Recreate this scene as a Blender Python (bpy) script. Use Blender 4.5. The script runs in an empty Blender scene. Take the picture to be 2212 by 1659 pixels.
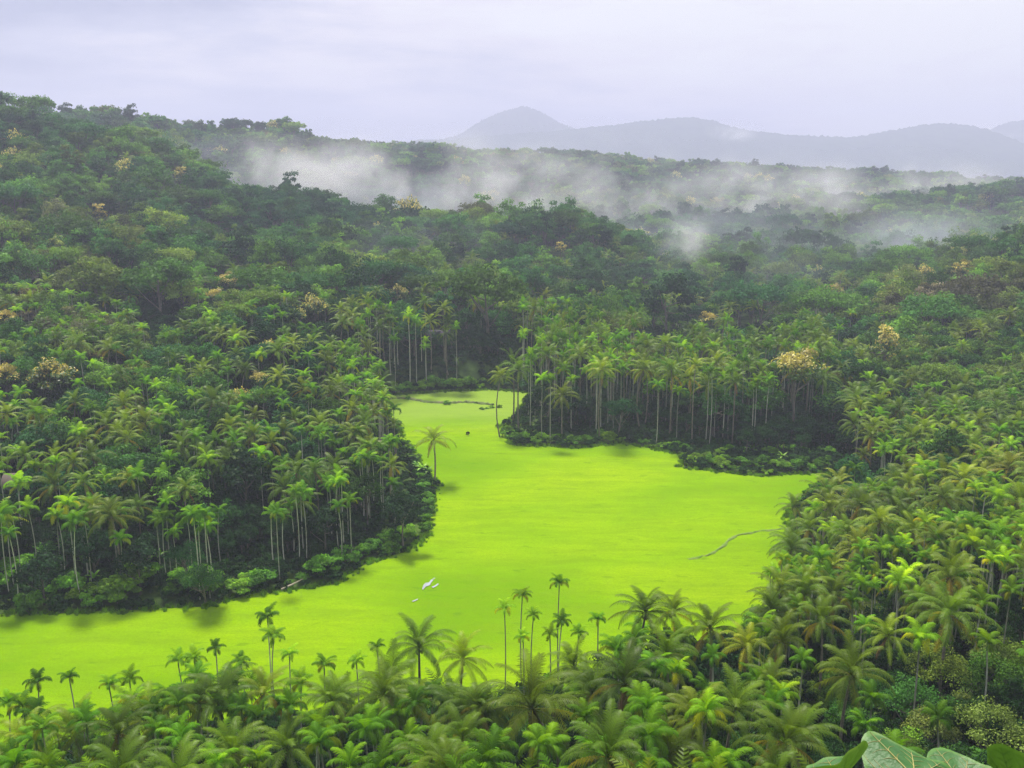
import bpy, math, random
import numpy as np
from math import radians as R_, sin, cos, pi, sqrt, atan2
from mathutils import Vector, Matrix

random.seed(7)
rng = np.random.default_rng(11)
sc = bpy.context.scene
COL = sc.collection

# ------------------------------------------------------------------ camera
CAMZ = 75.0
PITCH = 12.71
F = 984.0
cam_d = bpy.data.cameras.new("camera")
cam_d.sensor_width = 36.0
cam_d.lens = F / 1024.0 * 36.0
cam_d.clip_start = 0.1
cam_d.clip_end = 30000.0
cam = bpy.data.objects.new("camera", cam_d)
COL.objects.link(cam)
cam.location = (0, 0, CAMZ)
cam.rotation_euler = (R_(90 - PITCH), 0, 0)
sc.camera = cam

# ------------------------------------------------------------------ sky and sun
SUN_EL, SUN_AZ = R_(58), R_(-24)        # azimuth measured from +Y towards +X
w = bpy.data.worlds.new("World")
sc.world = w
w.use_nodes = True
nt = w.node_tree
nt.nodes.clear()
def N(nt, typ, **kw):
    n = nt.nodes.new(typ)
    for k, v in kw.items():
        setattr(n, k, v)
    return n
def L(nt, a, b):
    nt.links.new(a, b)
def mth(nt, op, a, b=None, clamp=False):
    n = N(nt, 'ShaderNodeMath', operation=op, use_clamp=clamp)
    for i, x in enumerate((a, b)):
        if x is None: continue
        if isinstance(x, (int, float)): n.inputs[i].default_value = x
        else: L(nt, x, n.inputs[i])
    return n.outputs[0]
def mixc(nt, fac, a, b, blend='MIX'):
    n = N(nt, 'ShaderNodeMix', data_type='RGBA', blend_type=blend)
    for i, x in ((0, fac), (6, a), (7, b)):
        if isinstance(x, (int, float)): n.inputs[i].default_value = x
        elif isinstance(x, tuple): n.inputs[i].default_value = (*x, 1) if len(x) == 3 else x
        else: L(nt, x, n.inputs[i])
    return n.outputs[2]
def noise(nt, vec, scale, detail=3, rough=0.5, dist=0.0):
    n = N(nt, 'ShaderNodeTexNoise')
    n.inputs['Scale'].default_value = scale
    n.inputs['Detail'].default_value = detail
    n.inputs['Roughness'].default_value = rough
    n.inputs['Distortion'].default_value = dist
    if vec is not None: L(nt, vec, n.inputs['Vector'])
    return n
def mapping(nt, vec, scale=(1, 1, 1), loc=(0, 0, 0), rot=(0, 0, 0)):
    n = N(nt, 'ShaderNodeMapping')
    n.inputs['Scale'].default_value = scale
    n.inputs['Location'].default_value = loc
    n.inputs['Rotation'].default_value = rot
    L(nt, vec, n.inputs['Vector'])
    return n.outputs[0]
def ramp(nt, fac, stops, interp='LINEAR'):
    n = N(nt, 'ShaderNodeValToRGB')
    cr = n.color_ramp
    cr.interpolation = interp
    while len(cr.elements) > 1: cr.elements.remove(cr.elements[-1])
    cr.elements[0].position = stops[0][0]
    cr.elements[0].color = (*stops[0][1], 1)
    for p, c in stops[1:]:
        e = cr.elements.new(p); e.color = (*c, 1)
    L(nt, fac, n.inputs[0])
    return n.outputs[0]
def maprange(nt, v, a, b, c=0.0, d=1.0, smooth=False):
    n = N(nt, 'ShaderNodeMapRange')
    if smooth: n.interpolation_type = 'SMOOTHSTEP'
    L(nt, v, n.inputs[0])
    for i, x in enumerate((a, b, c, d)): n.inputs[i + 1].default_value = x
    return n.outputs[0]

sky = N(nt, 'ShaderNodeTexSky', sky_type='NISHITA', sun_disc=False)
sky.sun_elevation = SUN_EL
sky.sun_rotation = SUN_AZ
sky.air_density = 1.0; sky.dust_density = 2.5; sky.ozone_density = 1.0
geo = N(nt, 'ShaderNodeTexCoord')
sep = N(nt, 'ShaderNodeSeparateXYZ'); L(nt, geo.outputs['Generated'], sep.inputs[0])
el = maprange(nt, sep.outputs[2], 0.0, 1.0)
# overcast dome: brighter towards the zenith, as a cloud deck is
deck = ramp(nt, el, [(0.0, (6.9, 6.8, 7.2)), (0.10, (7.1, 7.0, 7.3)), (0.20, (7.3, 7.2, 7.5)), (0.45, (6.5, 6.6, 7.4)), (1.0, (4.8, 4.9, 5.6))])
cv = mapping(nt, geo.outputs['Generated'], scale=(1.0, 1.0, 5.5), rot=(0, R_(-9), 0))
n1 = noise(nt, cv, 2.2, 5, 0.55, 0.3)
n2 = noise(nt, mapping(nt, geo.outputs['Generated'], scale=(1, 1, 3.0), loc=(3, 1, 0)), 6.0, 5, 0.6)
cloudv = mth(nt, 'ADD', mth(nt, 'MULTIPLY', n1.outputs[0], 0.75), mth(nt, 'MULTIPLY', n2.outputs[0], 0.25))
side = mth(nt, 'MULTIPLY', sep.outputs[0], 0.22)          # thinner, brighter cloud towards the sun's side
cloudv = mth(nt, 'ADD', cloudv, side)
cl = ramp(nt, cloudv, [(0.34, (0.50, 0.55, 0.72)), (0.45, (0.76, 0.79, 0.92)), (0.52, (1.03, 1.01, 1.05)), (0.60, (1.14, 1.16, 1.13))])
deckc = mixc(nt, 1.0, deck, cl, 'MULTIPLY')
final = mixc(nt, 0.93, sky.outputs[0], deckc)
bg = N(nt, 'ShaderNodeBackground'); bg.inputs[1].default_value = 0.10
L(nt, final, bg.inputs[0])
wo = N(nt, 'ShaderNodeOutputWorld'); L(nt, bg.outputs[0], wo.inputs[0])

sd = bpy.data.lights.new("sun", 'SUN')
sd.energy = 5.0; sd.angle = R_(10); sd.color = (1.0, 0.95, 0.84)
sun = bpy.data.objects.new("sun", sd); COL.objects.link(sun)
sv = Vector((sin(SUN_AZ) * cos(SUN_EL), cos(SUN_AZ) * cos(SUN_EL), sin(SUN_EL)))
sun.rotation_euler = sv.to_track_quat('Z', 'Y').to_euler()

sc.view_settings.view_transform = 'Standard'
sc.view_settings.look = 'None'
sc.view_settings.exposure = 0.35
sc.view_settings.gamma = 1.0
cy = sc.cycles
cy.max_bounces = 4; cy.diffuse_bounces = 2; cy.glossy_bounces = 1
cy.transmission_bounces = 2; cy.transparent_max_bounces = 4; cy.volume_bounces = 1
cy.volume_step_rate = 1.6; cy.volume_max_steps = 96
cy.use_denoising = True; cy.denoising_prefilter = 'NONE'; cy.denoising_input_passes = 'RGB_ALBEDO_NORMAL'
cy.use_light_tree = False

# ------------------------------------------------------------------ photo geometry (a 2212 px wide view of the photograph)
K = 1024.0 / 2212.0
_c, _s = cos(R_(PITCH)), sin(R_(PITCH))
def ray(u, v):
    a, b = u * K - 512.0, v * K - 384.0
    return np.array([a, F * _c - b * _s, -F * _s - b * _c])
def slope(v):
    d = ray(1106, v); return -d[2] / d[1]
def P(u, v, z=0.0):
    d = ray(u, v); t = (z - CAMZ) / d[2]
    return (d[0] * t, d[1] * t)
def proj(x, y, z):
    dz = z - CAMZ
    dep = y * _c - dz * _s
    return (512 + F * x / dep) / K, (384 - F * (dz * _c + y * _s) / dep) / K, dep

# ------------------------------------------------------------------ terrain
UC = np.array([-500, 0, 300, 600, 900, 1200, 1500, 1800, 2212, 2700.])
YR = [0, 4, 10, 20, 40, 60, 90, 120, 150, 200, 250, 300, 340, 400, 480, 560, 640, 750, 900, 1050, 1250, 1500, 1800, 2400, 3200]
near = {   # ground height
 0: [73.3]*10, 4: [70.5]*10, 10: [60]*10, 20: [46]*10, 40: [29, 29, 29, 29, 29, 30, 30, 29, 30, 34],
 60: [19, 19, 19, 19, 20, 21, 22, 20, 20, 26], 90: [7, 7, 8, 9, 10, 11, 14, 14, 15, 20], 120: [1, 1, 1, 1, 1, 3, 9, 10, 13, 18],
 150: [0, 0, 0, 0, 0, 0, 1, 5, 9, 13], 200: [6, 4, 3, 1, 0, 0, 0, 0, 3, 6], 250: [14, 9, 8, 6, 0, 0, 0, 0, 1, 4]}
can = {    # where the canopy top should lie in the picture (v), 11 m above the ground
 300: [670, 690, 700, 690, None, None, None, None, 800, 800], 340: [610, 625, 650, 640, 690, 720, 750, 760, 715, 700],
 400: [500, 530, 545, 590, 610, 650, 680, 670, 610, 560], 480: [380, 400, 450, 505, 540, 580, 630, 635, 535, 500],
 560: [270, 290, 340, 440, 490, 485, 575, 610, 560, 540], 640: [200, 228, 305, 425, 475, 500, 555, 585, 545, 520],
 750: [220, 280, 400, 545, 580, 575, 560, 570, 530, 500], 900: [230, 245, 262, 400, 470, 490, 505, 482, 490, 460],
 1050: [260, 270, 275, 278, 360, 420, 450, 440, 402, 380], 1250: [300, 300, 300, 310, 318, 348, 400, 420, 410, 400],
 1500: [330, 330, 330, 330, 332, 336, 357, 372, 394, 400], 1800: [400]*10, 2400: [430]*10, 3200: [430]*10}
TAB = np.zeros((len(YR), len(UC)))
for i, Y in enumerate(YR):
    for j in range(10):
        if Y in near: TAB[i, j] = near[Y][j]
        else:
            v = can[Y][j]
            TAB[i, j] = 1.0 if v is None else max(CAMZ - Y * slope(v) - (11.0 if Y < 400 else (14.5 if Y < 900 else 17.5)), 0.5)
SC = (UC * K - 512) / 960.0
FIELD_UV = [(-500, 1350), (-200, 1340), (0, 1330), (250, 1322), (440, 1312), (560, 1282), (650, 1275), (720, 1262), (800, 1215), (880, 1192), (915, 1165), (930, 1090),
            (945, 1052), (910, 1012), (868, 960), (838, 900), (812, 858), (940, 848), (1062, 843), (1150, 850), (1120, 900), (1082, 925), (1108, 962), (1250, 968),
            (1340, 958), (1480, 985), (1475, 1012), (1640, 1030), (1800, 1022), (1765, 1060), (1705, 1110), (1720, 1200), (1700, 1290), (1640, 1350),
            (1400, 1450), (1000, 1530), (500, 1570), (0, 1640), (-500, 1660)]
FP = np.array([P(u, v) for u, v in FIELD_UV])
def inside(x, y):
    x = np.atleast_1d(x); y = np.atleast_1d(y)
    r = np.zeros(x.shape, bool); n = len(FP)
    for i in range(n):
        x1, y1 = FP[i]; x2, y2 = FP[(i + 1) % n]
        c = ((y1 > y) != (y2 > y))
        with np.errstate(divide='ignore', invalid='ignore'):
            r ^= c & (x < (x2 - x1) * (y - y1) / (y2 - y1 + 1e-12) + x1)
    return r
def fdist(x, y):
    d = np.full(np.shape(x), 1e9); n = len(FP)
    for i in range(n):
        a, b = FP[i], FP[(i + 1) % n]; e = b - a
        t = np.clip(((x - a[0]) * e[0] + (y - a[1]) * e[1]) / (e @ e), 0, 1)
        d = np.minimum(d, np.hypot(x - a[0] - t * e[0], y - a[1] - t * e[1]))
    return d
_ph = rng.uniform(0, 6.28, (12, 2))
def wob(x, y, wl):
    r = 0
    for k in range(4):
        a = _ph[k, 0] + k * 1.7
        r = r + np.sin((x * cos(a) + y * sin(a)) * 6.28 / (wl * (1 - .17 * k)) + _ph[k, 1]) * np.cos((x * sin(a * 1.3) - y * cos(a * 1.3)) * 6.28 / (wl * (1.3 + .1 * k)) + _ph[k + 4, 1])
    return r / 4
def ground(x, y):
    x = np.asarray(x, float); y = np.asarray(y, float)
    yy = np.clip(y, 0, 3199.9)
    s = np.clip(x / np.sqrt(yy * yy + 12 ** 2), SC[0], SC[-1] - 1e-6)
    i = np.clip(np.searchsorted(YR, yy, side='right') - 1, 0, len(YR) - 2)
    j = np.clip(np.searchsorted(SC, s, side='right') - 1, 0, len(SC) - 2)
    YA = np.array(YR, float)
    ty = (yy - YA[i]) / (YA[i + 1] - YA[i]); tx = (s - SC[j]) / (SC[j + 1] - SC[j])
    tx = tx * tx * (3 - 2 * tx)
    def row(k):
        k = np.clip(k, 0, len(YR) - 1)
        return TAB[k, j] * (1 - tx) + TAB[k, j + 1] * tx
    p0, p1, p2, p3 = row(i - 1), row(i), row(i + 1), row(i + 2)
    i0, i3 = np.clip(i - 1, 0, len(YR) - 1), np.clip(i + 2, 0, len(YR) - 1)
    h = YA[i + 1] - YA[i]
    m1 = np.where(i > 0, (p2 - p0) / np.maximum(YA[i + 1] - YA[i0], 1e-6), (p2 - p1) / h) * h
    m2 = np.where(i < len(YR) - 2, (p3 - p1) / np.maximum(YA[i3] - YA[i], 1e-6), (p2 - p1) / h) * h
    lim = 3 * np.abs(p2 - p1); m1 = np.clip(m1, -lim, lim); m2 = np.clip(m2, -lim, lim)
    t2, t3 = ty * ty, ty ** 3
    z = (2 * t3 - 3 * t2 + 1) * p1 + (t3 - 2 * t2 + ty) * m1 + (-2 * t3 + 3 * t2) * p2 + (t3 - t2) * m2
    z = np.maximum(z, 0.2)
    amp = np.clip((yy - 330) / 400, 0, 1)
    z = z + amp * (wob(x, y, 140) * 8.5 + wob(y, x, 52) * 2.6)
    near_f = (yy > 100) & (yy < 345)
    d = np.where(near_f, fdist(x, y), 1e3)
    ins = inside(x.ravel(), y.ravel()).reshape(x.shape) & near_f
    k = np.clip(d / 14.0, 0, 1); k = k * k * (3 - 2 * k)
    z = np.where(near_f, np.where(ins, -0.25, z * k + 0.35 * np.clip(d / 1.5, 0, 1) * (1 - k)), z)
    return z
def gz(x, y): return float(ground(np.array([x]), np.array([y]))[0])

def mesh_new(name, V, Fq, mats, tint=None, midx=None, smooth=False):
    """V (n,3); Fq list of index arrays (m,4) or (m,3)"""
    me = bpy.data.meshes.new(name)
    V = np.asarray(V, np.float32)
    if isinstance(Fq, np.ndarray): Fq = [Fq]
    tot = np.concatenate([f.ravel() for f in Fq]).astype(np.int32)
    sizes = np.concatenate([np.full(len(f), f.shape[1]) for f in Fq]).astype(np.int32)
    me.vertices.add(len(V)); me.vertices.foreach_set('co', V.ravel())
    me.loops.add(len(tot)); me.loops.foreach_set('vertex_index', tot)
    me.polygons.add(len(sizes))
    me.polygons.foreach_set('loop_start', np.concatenate([[0], np.cumsum(sizes)[:-1]]).astype(np.int32))
    try: me.polygons.foreach_set('loop_total', sizes)
    except Exception: pass
    if midx is not None: me.polygons.foreach_set('material_index', np.asarray(midx, np.int32))
    me.update(calc_edges=True)
    if smooth: me.polygons.foreach_set('use_smooth', np.ones(len(sizes), bool))
    if tint is not None:
        at = me.color_attributes.new('tint', 'FLOAT_COLOR', 'POINT')
        c = np.ones((len(V), 4), np.float32); c[:, :3] = tint
        at.data.foreach_set('color', c.ravel())
    for m in (mats if isinstance(mats, (list, tuple)) else [mats]): me.materials.append(m)
    me.validate()
    return me
class MB:
    def __init__(s): s.V = []; s.F = []; s.T = []; s.M = []; s.n = 0
    def add(s, V, Fc, tint=(1, 1, 1), mi=0):
        V = np.asarray(V, float); Fc = np.asarray(Fc, int)
        if Fc.shape[1] == 3: Fc = np.hstack([Fc, Fc[:, 2:3]])
        s.V.append(V); s.F.append(Fc + s.n)
        t = np.asarray(tint, float)
        s.T.append(np.broadcast_to(t, (len(V), 3)).copy() if t.ndim == 1 else t)
        s.M.append(np.full(len(Fc), mi)); s.n += len(V)
    def tube(s, path, rad, k=6, tint=(1, 1, 1), mi=0, cap=True):
        path = np.asarray(path, float); n = len(path)
        rad = np.broadcast_to(np.asarray(rad, float), (n,))
        tg = np.gradient(path, axis=0); tg /= np.linalg.norm(tg, axis=1)[:, None] + 1e-9
        ref = np.array([1., 0, 0]) if abs(tg[0][0]) < .8 else np.array([0, 1., 0])
        a = np.cross(tg, ref); a /= np.linalg.norm(a, axis=1)[:, None] + 1e-9
        b = np.cross(tg, a)
        th = np.arange(k) / k * 2 * pi
        V = path[:, None, :] + rad[:, None, None] * (np.cos(th)[None, :, None] * a[:, None, :] + np.sin(th)[None, :, None] * b[:, None, :])
        V = V.reshape(-1, 3)
        i = np.arange(n - 1)[:, None] * k + np.arange(k)[None, :]; j = np.arange(n - 1)[:, None] * k + (np.arange(k)[None, :] + 1) % k
        Fc = np.stack([i, i + k, j + k, j], -1).reshape(-1, 4)
        s.add(V, Fc, tint, mi)
        if cap:
            c0 = s.n; s.add([path[-1]], np.zeros((0, 4), int), tint if np.asarray(tint).ndim == 1 else tint[-1], mi)
            base = c0 - k; q = np.array([[base + x, base + (x + 1) % k, c0, c0] for x in range(k)])
            s.F.append(q); s.M.append(np.full(k, mi))
    def mesh(s, name, mats, smooth=False):
        V = np.vstack(s.V); Fc = np.vstack([f for f in s.F if len(f)]); M = np.concatenate([m for m in s.M if len(m)])
        tri = Fc[:, 2] == Fc[:, 3]
        return mesh_new(name, V, [Fc[~tri], Fc[tri][:, :3]], mats, np.vstack(s.T), np.concatenate([M[~tri], M[tri]]), smooth)
def obj(name, me, parent=None, **props):
    o = bpy.data.objects.new(name, me); COL.objects.link(o)
    if parent is not None: o.parent = parent
    for k, v in props.items(): o[k] = v
    return o
def new_mat(name):
    m = bpy.data.materials.new(name); m.use_nodes = True
    t = m.node_tree; t.nodes.clear()
    return m, t, N(t, 'ShaderNodeOutputMaterial')

# ------------------------------------------------------------------ materials
def leaf_mat(name, stops, rough=0.45, spec=0.35, trans=0.28, rnd=0.7, patch=0.5, pscale=0.006, vvar=0.35):
    m, t, out = new_mat(name)
    oi = N(t, 'ShaderNodeObjectInfo')
    pn = noise(t, oi.outputs['Location'], pscale, 2, 0.5)
    pf = maprange(t, pn.outputs[0], 0.3, 0.7)
    f = mth(t, 'ADD', mth(t, 'MULTIPLY', oi.outputs['Random'], rnd), mth(t, 'MULTIPLY', pf, patch))
    f = mth(t, 'MULTIPLY', f, 1.0 / (rnd + patch))
    c = ramp(t, f, stops)
    at = N(t, 'ShaderNodeAttribute', attribute_name='tint')
    c = mixc(t, 1.0, c, at.outputs['Color'], 'MULTIPLY')
    wn = N(t, 'ShaderNodeTexWhiteNoise', noise_dimensions='1D'); L(t, oi.outputs['Random'], wn.inputs['W'])
    val = maprange(t, wn.outputs[0], 0, 1, 1 - vvar, 1 + vvar)
    hs = N(t, 'ShaderNodeHueSaturation'); L(t, c, hs.inputs['Color']); L(t, val, hs.inputs['Value'])
    c = hs.outputs[0]
    p = N(t, 'ShaderNodeBsdfPrincipled'); L(t, c, p.inputs['Base Color'])
    p.inputs['Roughness'].default_value = rough; p.inputs['Specular IOR Level'].default_value = spec
    tr = N(t, 'ShaderNodeBsdfTranslucent'); L(t, mixc(t, 1.0, c, (1.25, 1.3, 0.5), 'MULTIPLY'), tr.inputs[0])
    mx = N(t, 'ShaderNodeMixShader'); mx.inputs[0].default_value = trans
    L(t, p.outputs[0], mx.inputs[1]); L(t, tr.outputs[0], mx.inputs[2]); L(t, mx.outputs[0], out.inputs[0])
    return m
M_broad = leaf_mat('broad_leaf', [(0.0, (0.016, 0.072, 0.032)), (.22, (0.028, 0.105, 0.038)), (.45, (0.052, 0.156, 0.029)), (.66, (0.125, 0.257, 0.025)), (.80, (0.170, 0.245, 0.041)), (.93, (0.148, 0.153, 0.084)), (1, (0.193, 0.160, 0.118))], spec=.06, rough=.55, pscale=.008, patch=.8, vvar=.5)
M_dark = leaf_mat('dark_leaf', [(0, (.018, .06, .022)), (1, (.035, .09, .03))], spec=.08, rough=.6)
M_under_shade = leaf_mat('painted_shade_leaf', [(0, (.012, .045, .014)), (.6, (.022, .07, .018)), (1, (.04, .11, .02))], spec=.1, rough=.6)  # undergrowth leaves coloured darker, painting deeper shade into the gaps between trees
M_gold = leaf_mat('golden_flush_leaf', [(0, (.10, .19, .04)), (1, (.12, .20, .04))], vvar=.15)
M_scrub = leaf_mat('scrub_leaf', [(0, (0.052, 0.156, 0.023)), (.5, (0.117, 0.286, 0.026)), (1, (0.247, 0.416, 0.026))], spec=.06)
M_coco = leaf_mat('coconut_leaf', [(0, (0.061, 0.132, 0.009)), (.45, (0.116, 0.209, 0.011)), (.8, (0.204, 0.291, 0.011)), (1, (0.300, 0.316, 0.023))], rough=.45, spec=.16, trans=.3)
M_areca = leaf_mat('areca_leaf', [(0, (0.044, 0.151, 0.008)), (.5, (0.111, 0.274, 0.008)), (.8, (0.206, 0.396, 0.008)), (1, (0.383, 0.575, 0.008))], rough=.5, spec=.08, trans=.35, vvar=.4)
M_banana = leaf_mat('banana_leaf', [(0, (.12, .32, .04)), (.6, (.20, .42, .04)), (1, (.38, .55, .03))], rough=.4, trans=.4)
def bark_mat(name, a, b, sc_=3.0, zs=0.25):
    m, t, out = new_mat(name)
    tc = N(t, 'ShaderNodeTexCoord'); oi = N(t, 'ShaderNodeObjectInfo')
    n = noise(t, mapping(t, tc.outputs['Object'], scale=(1, 1, zs)), sc_, 4, .6)
    c = ramp(t, n.outputs[0], [(.3, a), (.7, b)])
    hs = N(t, 'ShaderNodeHueSaturation'); L(t, c, hs.inputs['Color'])
    L(t, maprange(t, oi.outputs['Random'], 0, 1, .6, 1.3), hs.inputs['Value'])
    p = N(t, 'ShaderNodeBsdfPrincipled'); L(t, hs.outputs[0], p.inputs['Base Color']); p.inputs['Roughness'].default_value = .85
    bp = N(t, 'ShaderNodeBump'); bp.inputs['Strength'].default_value = .4; L(t, n.outputs[0], bp.inputs['Height']); L(t, bp.outputs[0], p.inputs['Normal'])
    L(t, p.outputs[0], out.inputs[0]); return m
M_bark = bark_mat('tree_bark', (.10, .08, .06), (.24, .21, .17))
M_cbark = bark_mat('coconut_bark', (.15, .12, .09), (.33, .28, .22), 2.0, 2.5)
M_abark = bark_mat('areca_bark', (.38, .36, .28), (.62, .60, .52), 1.2, 1.5)
def plain(name, col, rough=.6, spec=.3, nscale=None, col2=None):
    m, t, out = new_mat(name)
    p = N(t, 'ShaderNodeBsdfPrincipled'); p.inputs['Roughness'].default_value = rough; p.inputs['Specular IOR Level'].default_value = spec
    tc = N(t, 'ShaderNodeTexCoord')
    n = noise(t, tc.outputs['Object'], nscale or 2.0, 5, .6)
    L(t, ramp(t, n.outputs[0], [(.35, col), (.65, col2 or tuple(c * .75 for c in col))]), p.inputs['Base Color'])
    L(t, p.outputs[0], out.inputs[0]); return m
M_coconut = plain('coconut_husk', (.22, .20, .04), .45, .4)
M_dry = plain('dry_frond', (.33, .19, .07), .8, .1, 3, (.22, .12, .05))
M_shaft = plain('crownshaft', (.16, .30, .07), .4, .4, 2, (.22, .34, .10))

# ground
M_ground, t, out = new_mat('forest_floor')
tc = N(t, 'ShaderNodeTexCoord')
n = noise(t, tc.outputs['Object'], .25, 6, .65); n2 = noise(t, tc.outputs['Object'], .035, 3, .5)
c1 = ramp(t, n.outputs[0], [(.3, (.025, .045, .018)), (.5, (.045, .085, .02)), (.7, (.10, .14, .04))])
c2 = ramp(t, n.outputs[0], [(.3, (.05, .10, .02)), (.7, (.13, .22, .03))])
p = N(t, 'ShaderNodeBsdfPrincipled'); L(t, mixc(t, maprange(t, n2.outputs[0], .4, .65), c1, c2), p.inputs['Base Color']); p.inputs['Roughness'].default_value = .95
p.inputs['Specular IOR Level'].default_value = .1
L(t, p.outputs[0], out.inputs[0])
# paddy
M_field, t, out = new_mat('paddy')
tc = N(t, 'ShaderNodeTexCoord'); ob = tc.outputs['Object']
nb = noise(t, mapping(t, ob, scale=(.6, 1, 1)), .035, 4, .5, .4)
nm = noise(t, mapping(t, ob, scale=(.22, 1, 1), rot=(0, 0, .14)), .30, 6, .72, .6)
nf = noise(t, ob, 2.6, 4, .75)
c = ramp(t, nb.outputs[0], [(.32, (.145, .305, .0)), (.5, (.225, .40, .0)), (.68, (.30, .45, .0))])
c = mixc(t, maprange(t, nm.outputs[0], .40, .66, 0, .75), c, (.17, .30, .005))
spot = noise(t, mapping(t, ob, scale=(.4, 1.3, 1), loc=(7, 3, 0)), .45, 3, .6)
c = mixc(t, maprange(t, spot.outputs[0], .62, .72, 0, .6), c, (.10, .22, .01))
c = mixc(t, maprange(t, nf.outputs[0], .38, .7, 0, .5), c, (.13, .25, .004))
sp = N(t, 'ShaderNodeSeparateXYZ'); L(t, ob, sp.inputs[0])
wv = mth(t, 'ADD', sp.outputs[1], mth(t, 'MULTIPLY', nb.outputs[0], 30))
c = mixc(t, maprange(t, wv, 285, 305, 0, .62, True), c, (.25, .36, .06))        # a paler, later sown plot beyond the bank
p = N(t, 'ShaderNodeBsdfPrincipled'); L(t, c, p.inputs['Base Color']); p.inputs['Roughness'].default_value = 1.0; p.inputs['Specular IOR Level'].default_value = 0.0
bp = N(t, 'ShaderNodeBump'); bp.inputs['Strength'].default_value = .5; bp.inputs['Distance'].default_value = .25
L(t, nf.outputs[0], bp.inputs['Height']); L(t, bp.outputs[0], p.inputs['Normal'])
L(t, p.outputs[0], out.inputs[0])
# far hills
M_hill, t, out = new_mat('wooded_mountain')
tc = N(t, 'ShaderNodeTexCoord')
n = noise(t, tc.outputs['Object'], .012, 6, .65)
p = N(t, 'ShaderNodeBsdfPrincipled'); L(t, ramp(t, n.outputs[0], [(.35, (.025, .05, .03)), (.65, (.06, .10, .05))]), p.inputs['Base Color']); p.inputs['Roughness'].default_value = 1
p.inputs['Specular IOR Level'].default_value = 0
L(t, p.outputs[0], out.inputs[0])
M_water, t, out = new_mat('water')
p = N(t, 'ShaderNodeBsdfPrincipled'); p.inputs['Base Color'].default_value = (.35, .36, .34, 1); p.inputs['Roughness'].default_value = .12
p.inputs['Specular IOR Level'].default_value = 1.0; p.inputs['Metallic'].default_value = 0.6
p.inputs['Base Color'].default_value = (.62, .66, .60, 1)
L(t, p.outputs[0], out.inputs[0])
M_earth = plain('bank_earth', (.20, .20, .10), .95, .05, .8, (.12, .20, .04))

M_earth2 = plain('grassy_bank', (.22, .28, .09), .95, .05, .8, (.13, .25, .03))
# ------------------------------------------------------------------ terrain mesh
def axis(segs):
    r = []
    for a, b, st in segs: r += list(np.arange(a, b, st))
    return np.array(r + [segs[-1][1]])
ys = axis([(-500, -200, 100), (-200, -20, 30), (-20, 0, 4), (0, 30, 1.5), (30, 120, 3), (120, 345, 2), (345, 700, 5), (700, 1800, 12), (1800, 3600, 100), (3600, 7600, 500)])
tx = axis([(0, 30, 2.0), (30, 120, 3), (120, 400, 7), (400, 1100, 20), (1100, 3000, 150), (3000, 5500, 300)])
xs = np.concatenate([-tx[:0:-1], tx])
X, Y = np.meshgrid(xs, ys)
Z = ground(X, Y)
Z = np.where(Y < 0, 73.3, Z)
nx, ny = len(xs), len(ys)
i = (np.arange(ny - 1)[:, None] * nx + np.arange(nx - 1)[None, :])
Fq = np.stack([i, i + 1, i + nx + 1, i + nx], -1).reshape(-1, 4)
obj('ground', mesh_new('ground', np.stack([X, Y, Z], -1).reshape(-1, 3), Fq, M_ground, smooth=True), kind='structure', label='dark leafy ground of the valley and its wooded slopes')

# field: a fine sheet clipped to the outline
st = .55
gx = np.arange(FP[:, 0].min() - 1, FP[:, 0].max() + 1, st * 1.3); gy = np.arange(FP[:, 1].min() - 1, FP[:, 1].max() + 1, st)
gx = gx[(gx > -115) & (gx < 130)]
X, Y = np.meshgrid(gx, gy)
ed = wob(X, Y, 9) * .8
ins = inside(X.ravel(), Y.ravel()).reshape(X.shape)
dd = fdist(X, Y); keep = np.where(ins, dd, -dd) > -.8 + ed
Z = .30 + rng.normal(0, .05, X.shape) + .05 * wob(X, Y, 5) - np.where(ins, 0, .3)
nx = len(gx); ny = len(gy)
i = (np.arange(ny - 1)[:, None] * nx + np.arange(nx - 1)[None, :])
kq = keep[:-1, :-1] & keep[1:, :-1] & keep[:-1, 1:] & keep[1:, 1:]
Fq = np.stack([i, i + 1, i + nx + 1, i + nx], -1)[kq]
used = np.zeros(nx * ny, bool); used[Fq.ravel()] = True; remap = np.cumsum(used) - 1
obj('field', mesh_new('field', np.stack([X, Y, Z], -1).reshape(-1, 3)[used], remap[Fq], M_field), kind='structure', label='bright yellow-green rice field filling the valley floor')

# banks across the field
def strip(name, uv, wid, h, mat, z0=.28, n=80, **props):
    pts = np.array([P(u, v) for u, v in uv]); seg = np.concatenate([[0], np.cumsum(np.hypot(*np.diff(pts, axis=0).T))])
    q = np.linspace(0, seg[-1], n); px = np.interp(q, seg, pts[:, 0]); py = np.interp(q, seg, pts[:, 1])
    tg = np.stack([np.gradient(px), np.gradient(py)], -1); tg /= np.linalg.norm(tg, axis=1)[:, None]; nr = np.stack([-tg[:, 1], tg[:, 0]], -1)
    V = []
    prof = [(-1, -.15), (-.6, .75), (0, 1), (.6, .8), (1, -.15)]
    for a, b in prof:
        ww = wid * (1 + .35 * np.sin(q * 1.3 + a) + .2 * rng.normal(0, 1, n))
        V.append(np.stack([px + nr[:, 0] * a * ww, py + nr[:, 1] * a * ww, z0 + b * h * (1 + .3 * rng.normal(0, 1, n))], -1))
    V = np.vstack(V); i = (np.arange(4)[:, None] * n + np.arange(n - 1)[None, :])
    Fq = np.stack([i, i + 1, i + n + 1, i + n], -1).reshape(-1, 4)
    return obj(name, mesh_new(name, V, Fq, mat), kind='structure', **props)
strip('path', [(825, 864), (880, 862), (920, 871), (965, 873), (1010, 871), (1065, 877)], .8, .5, M_earth, label='dark grassy bank crossing the far end of the rice field')
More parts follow.
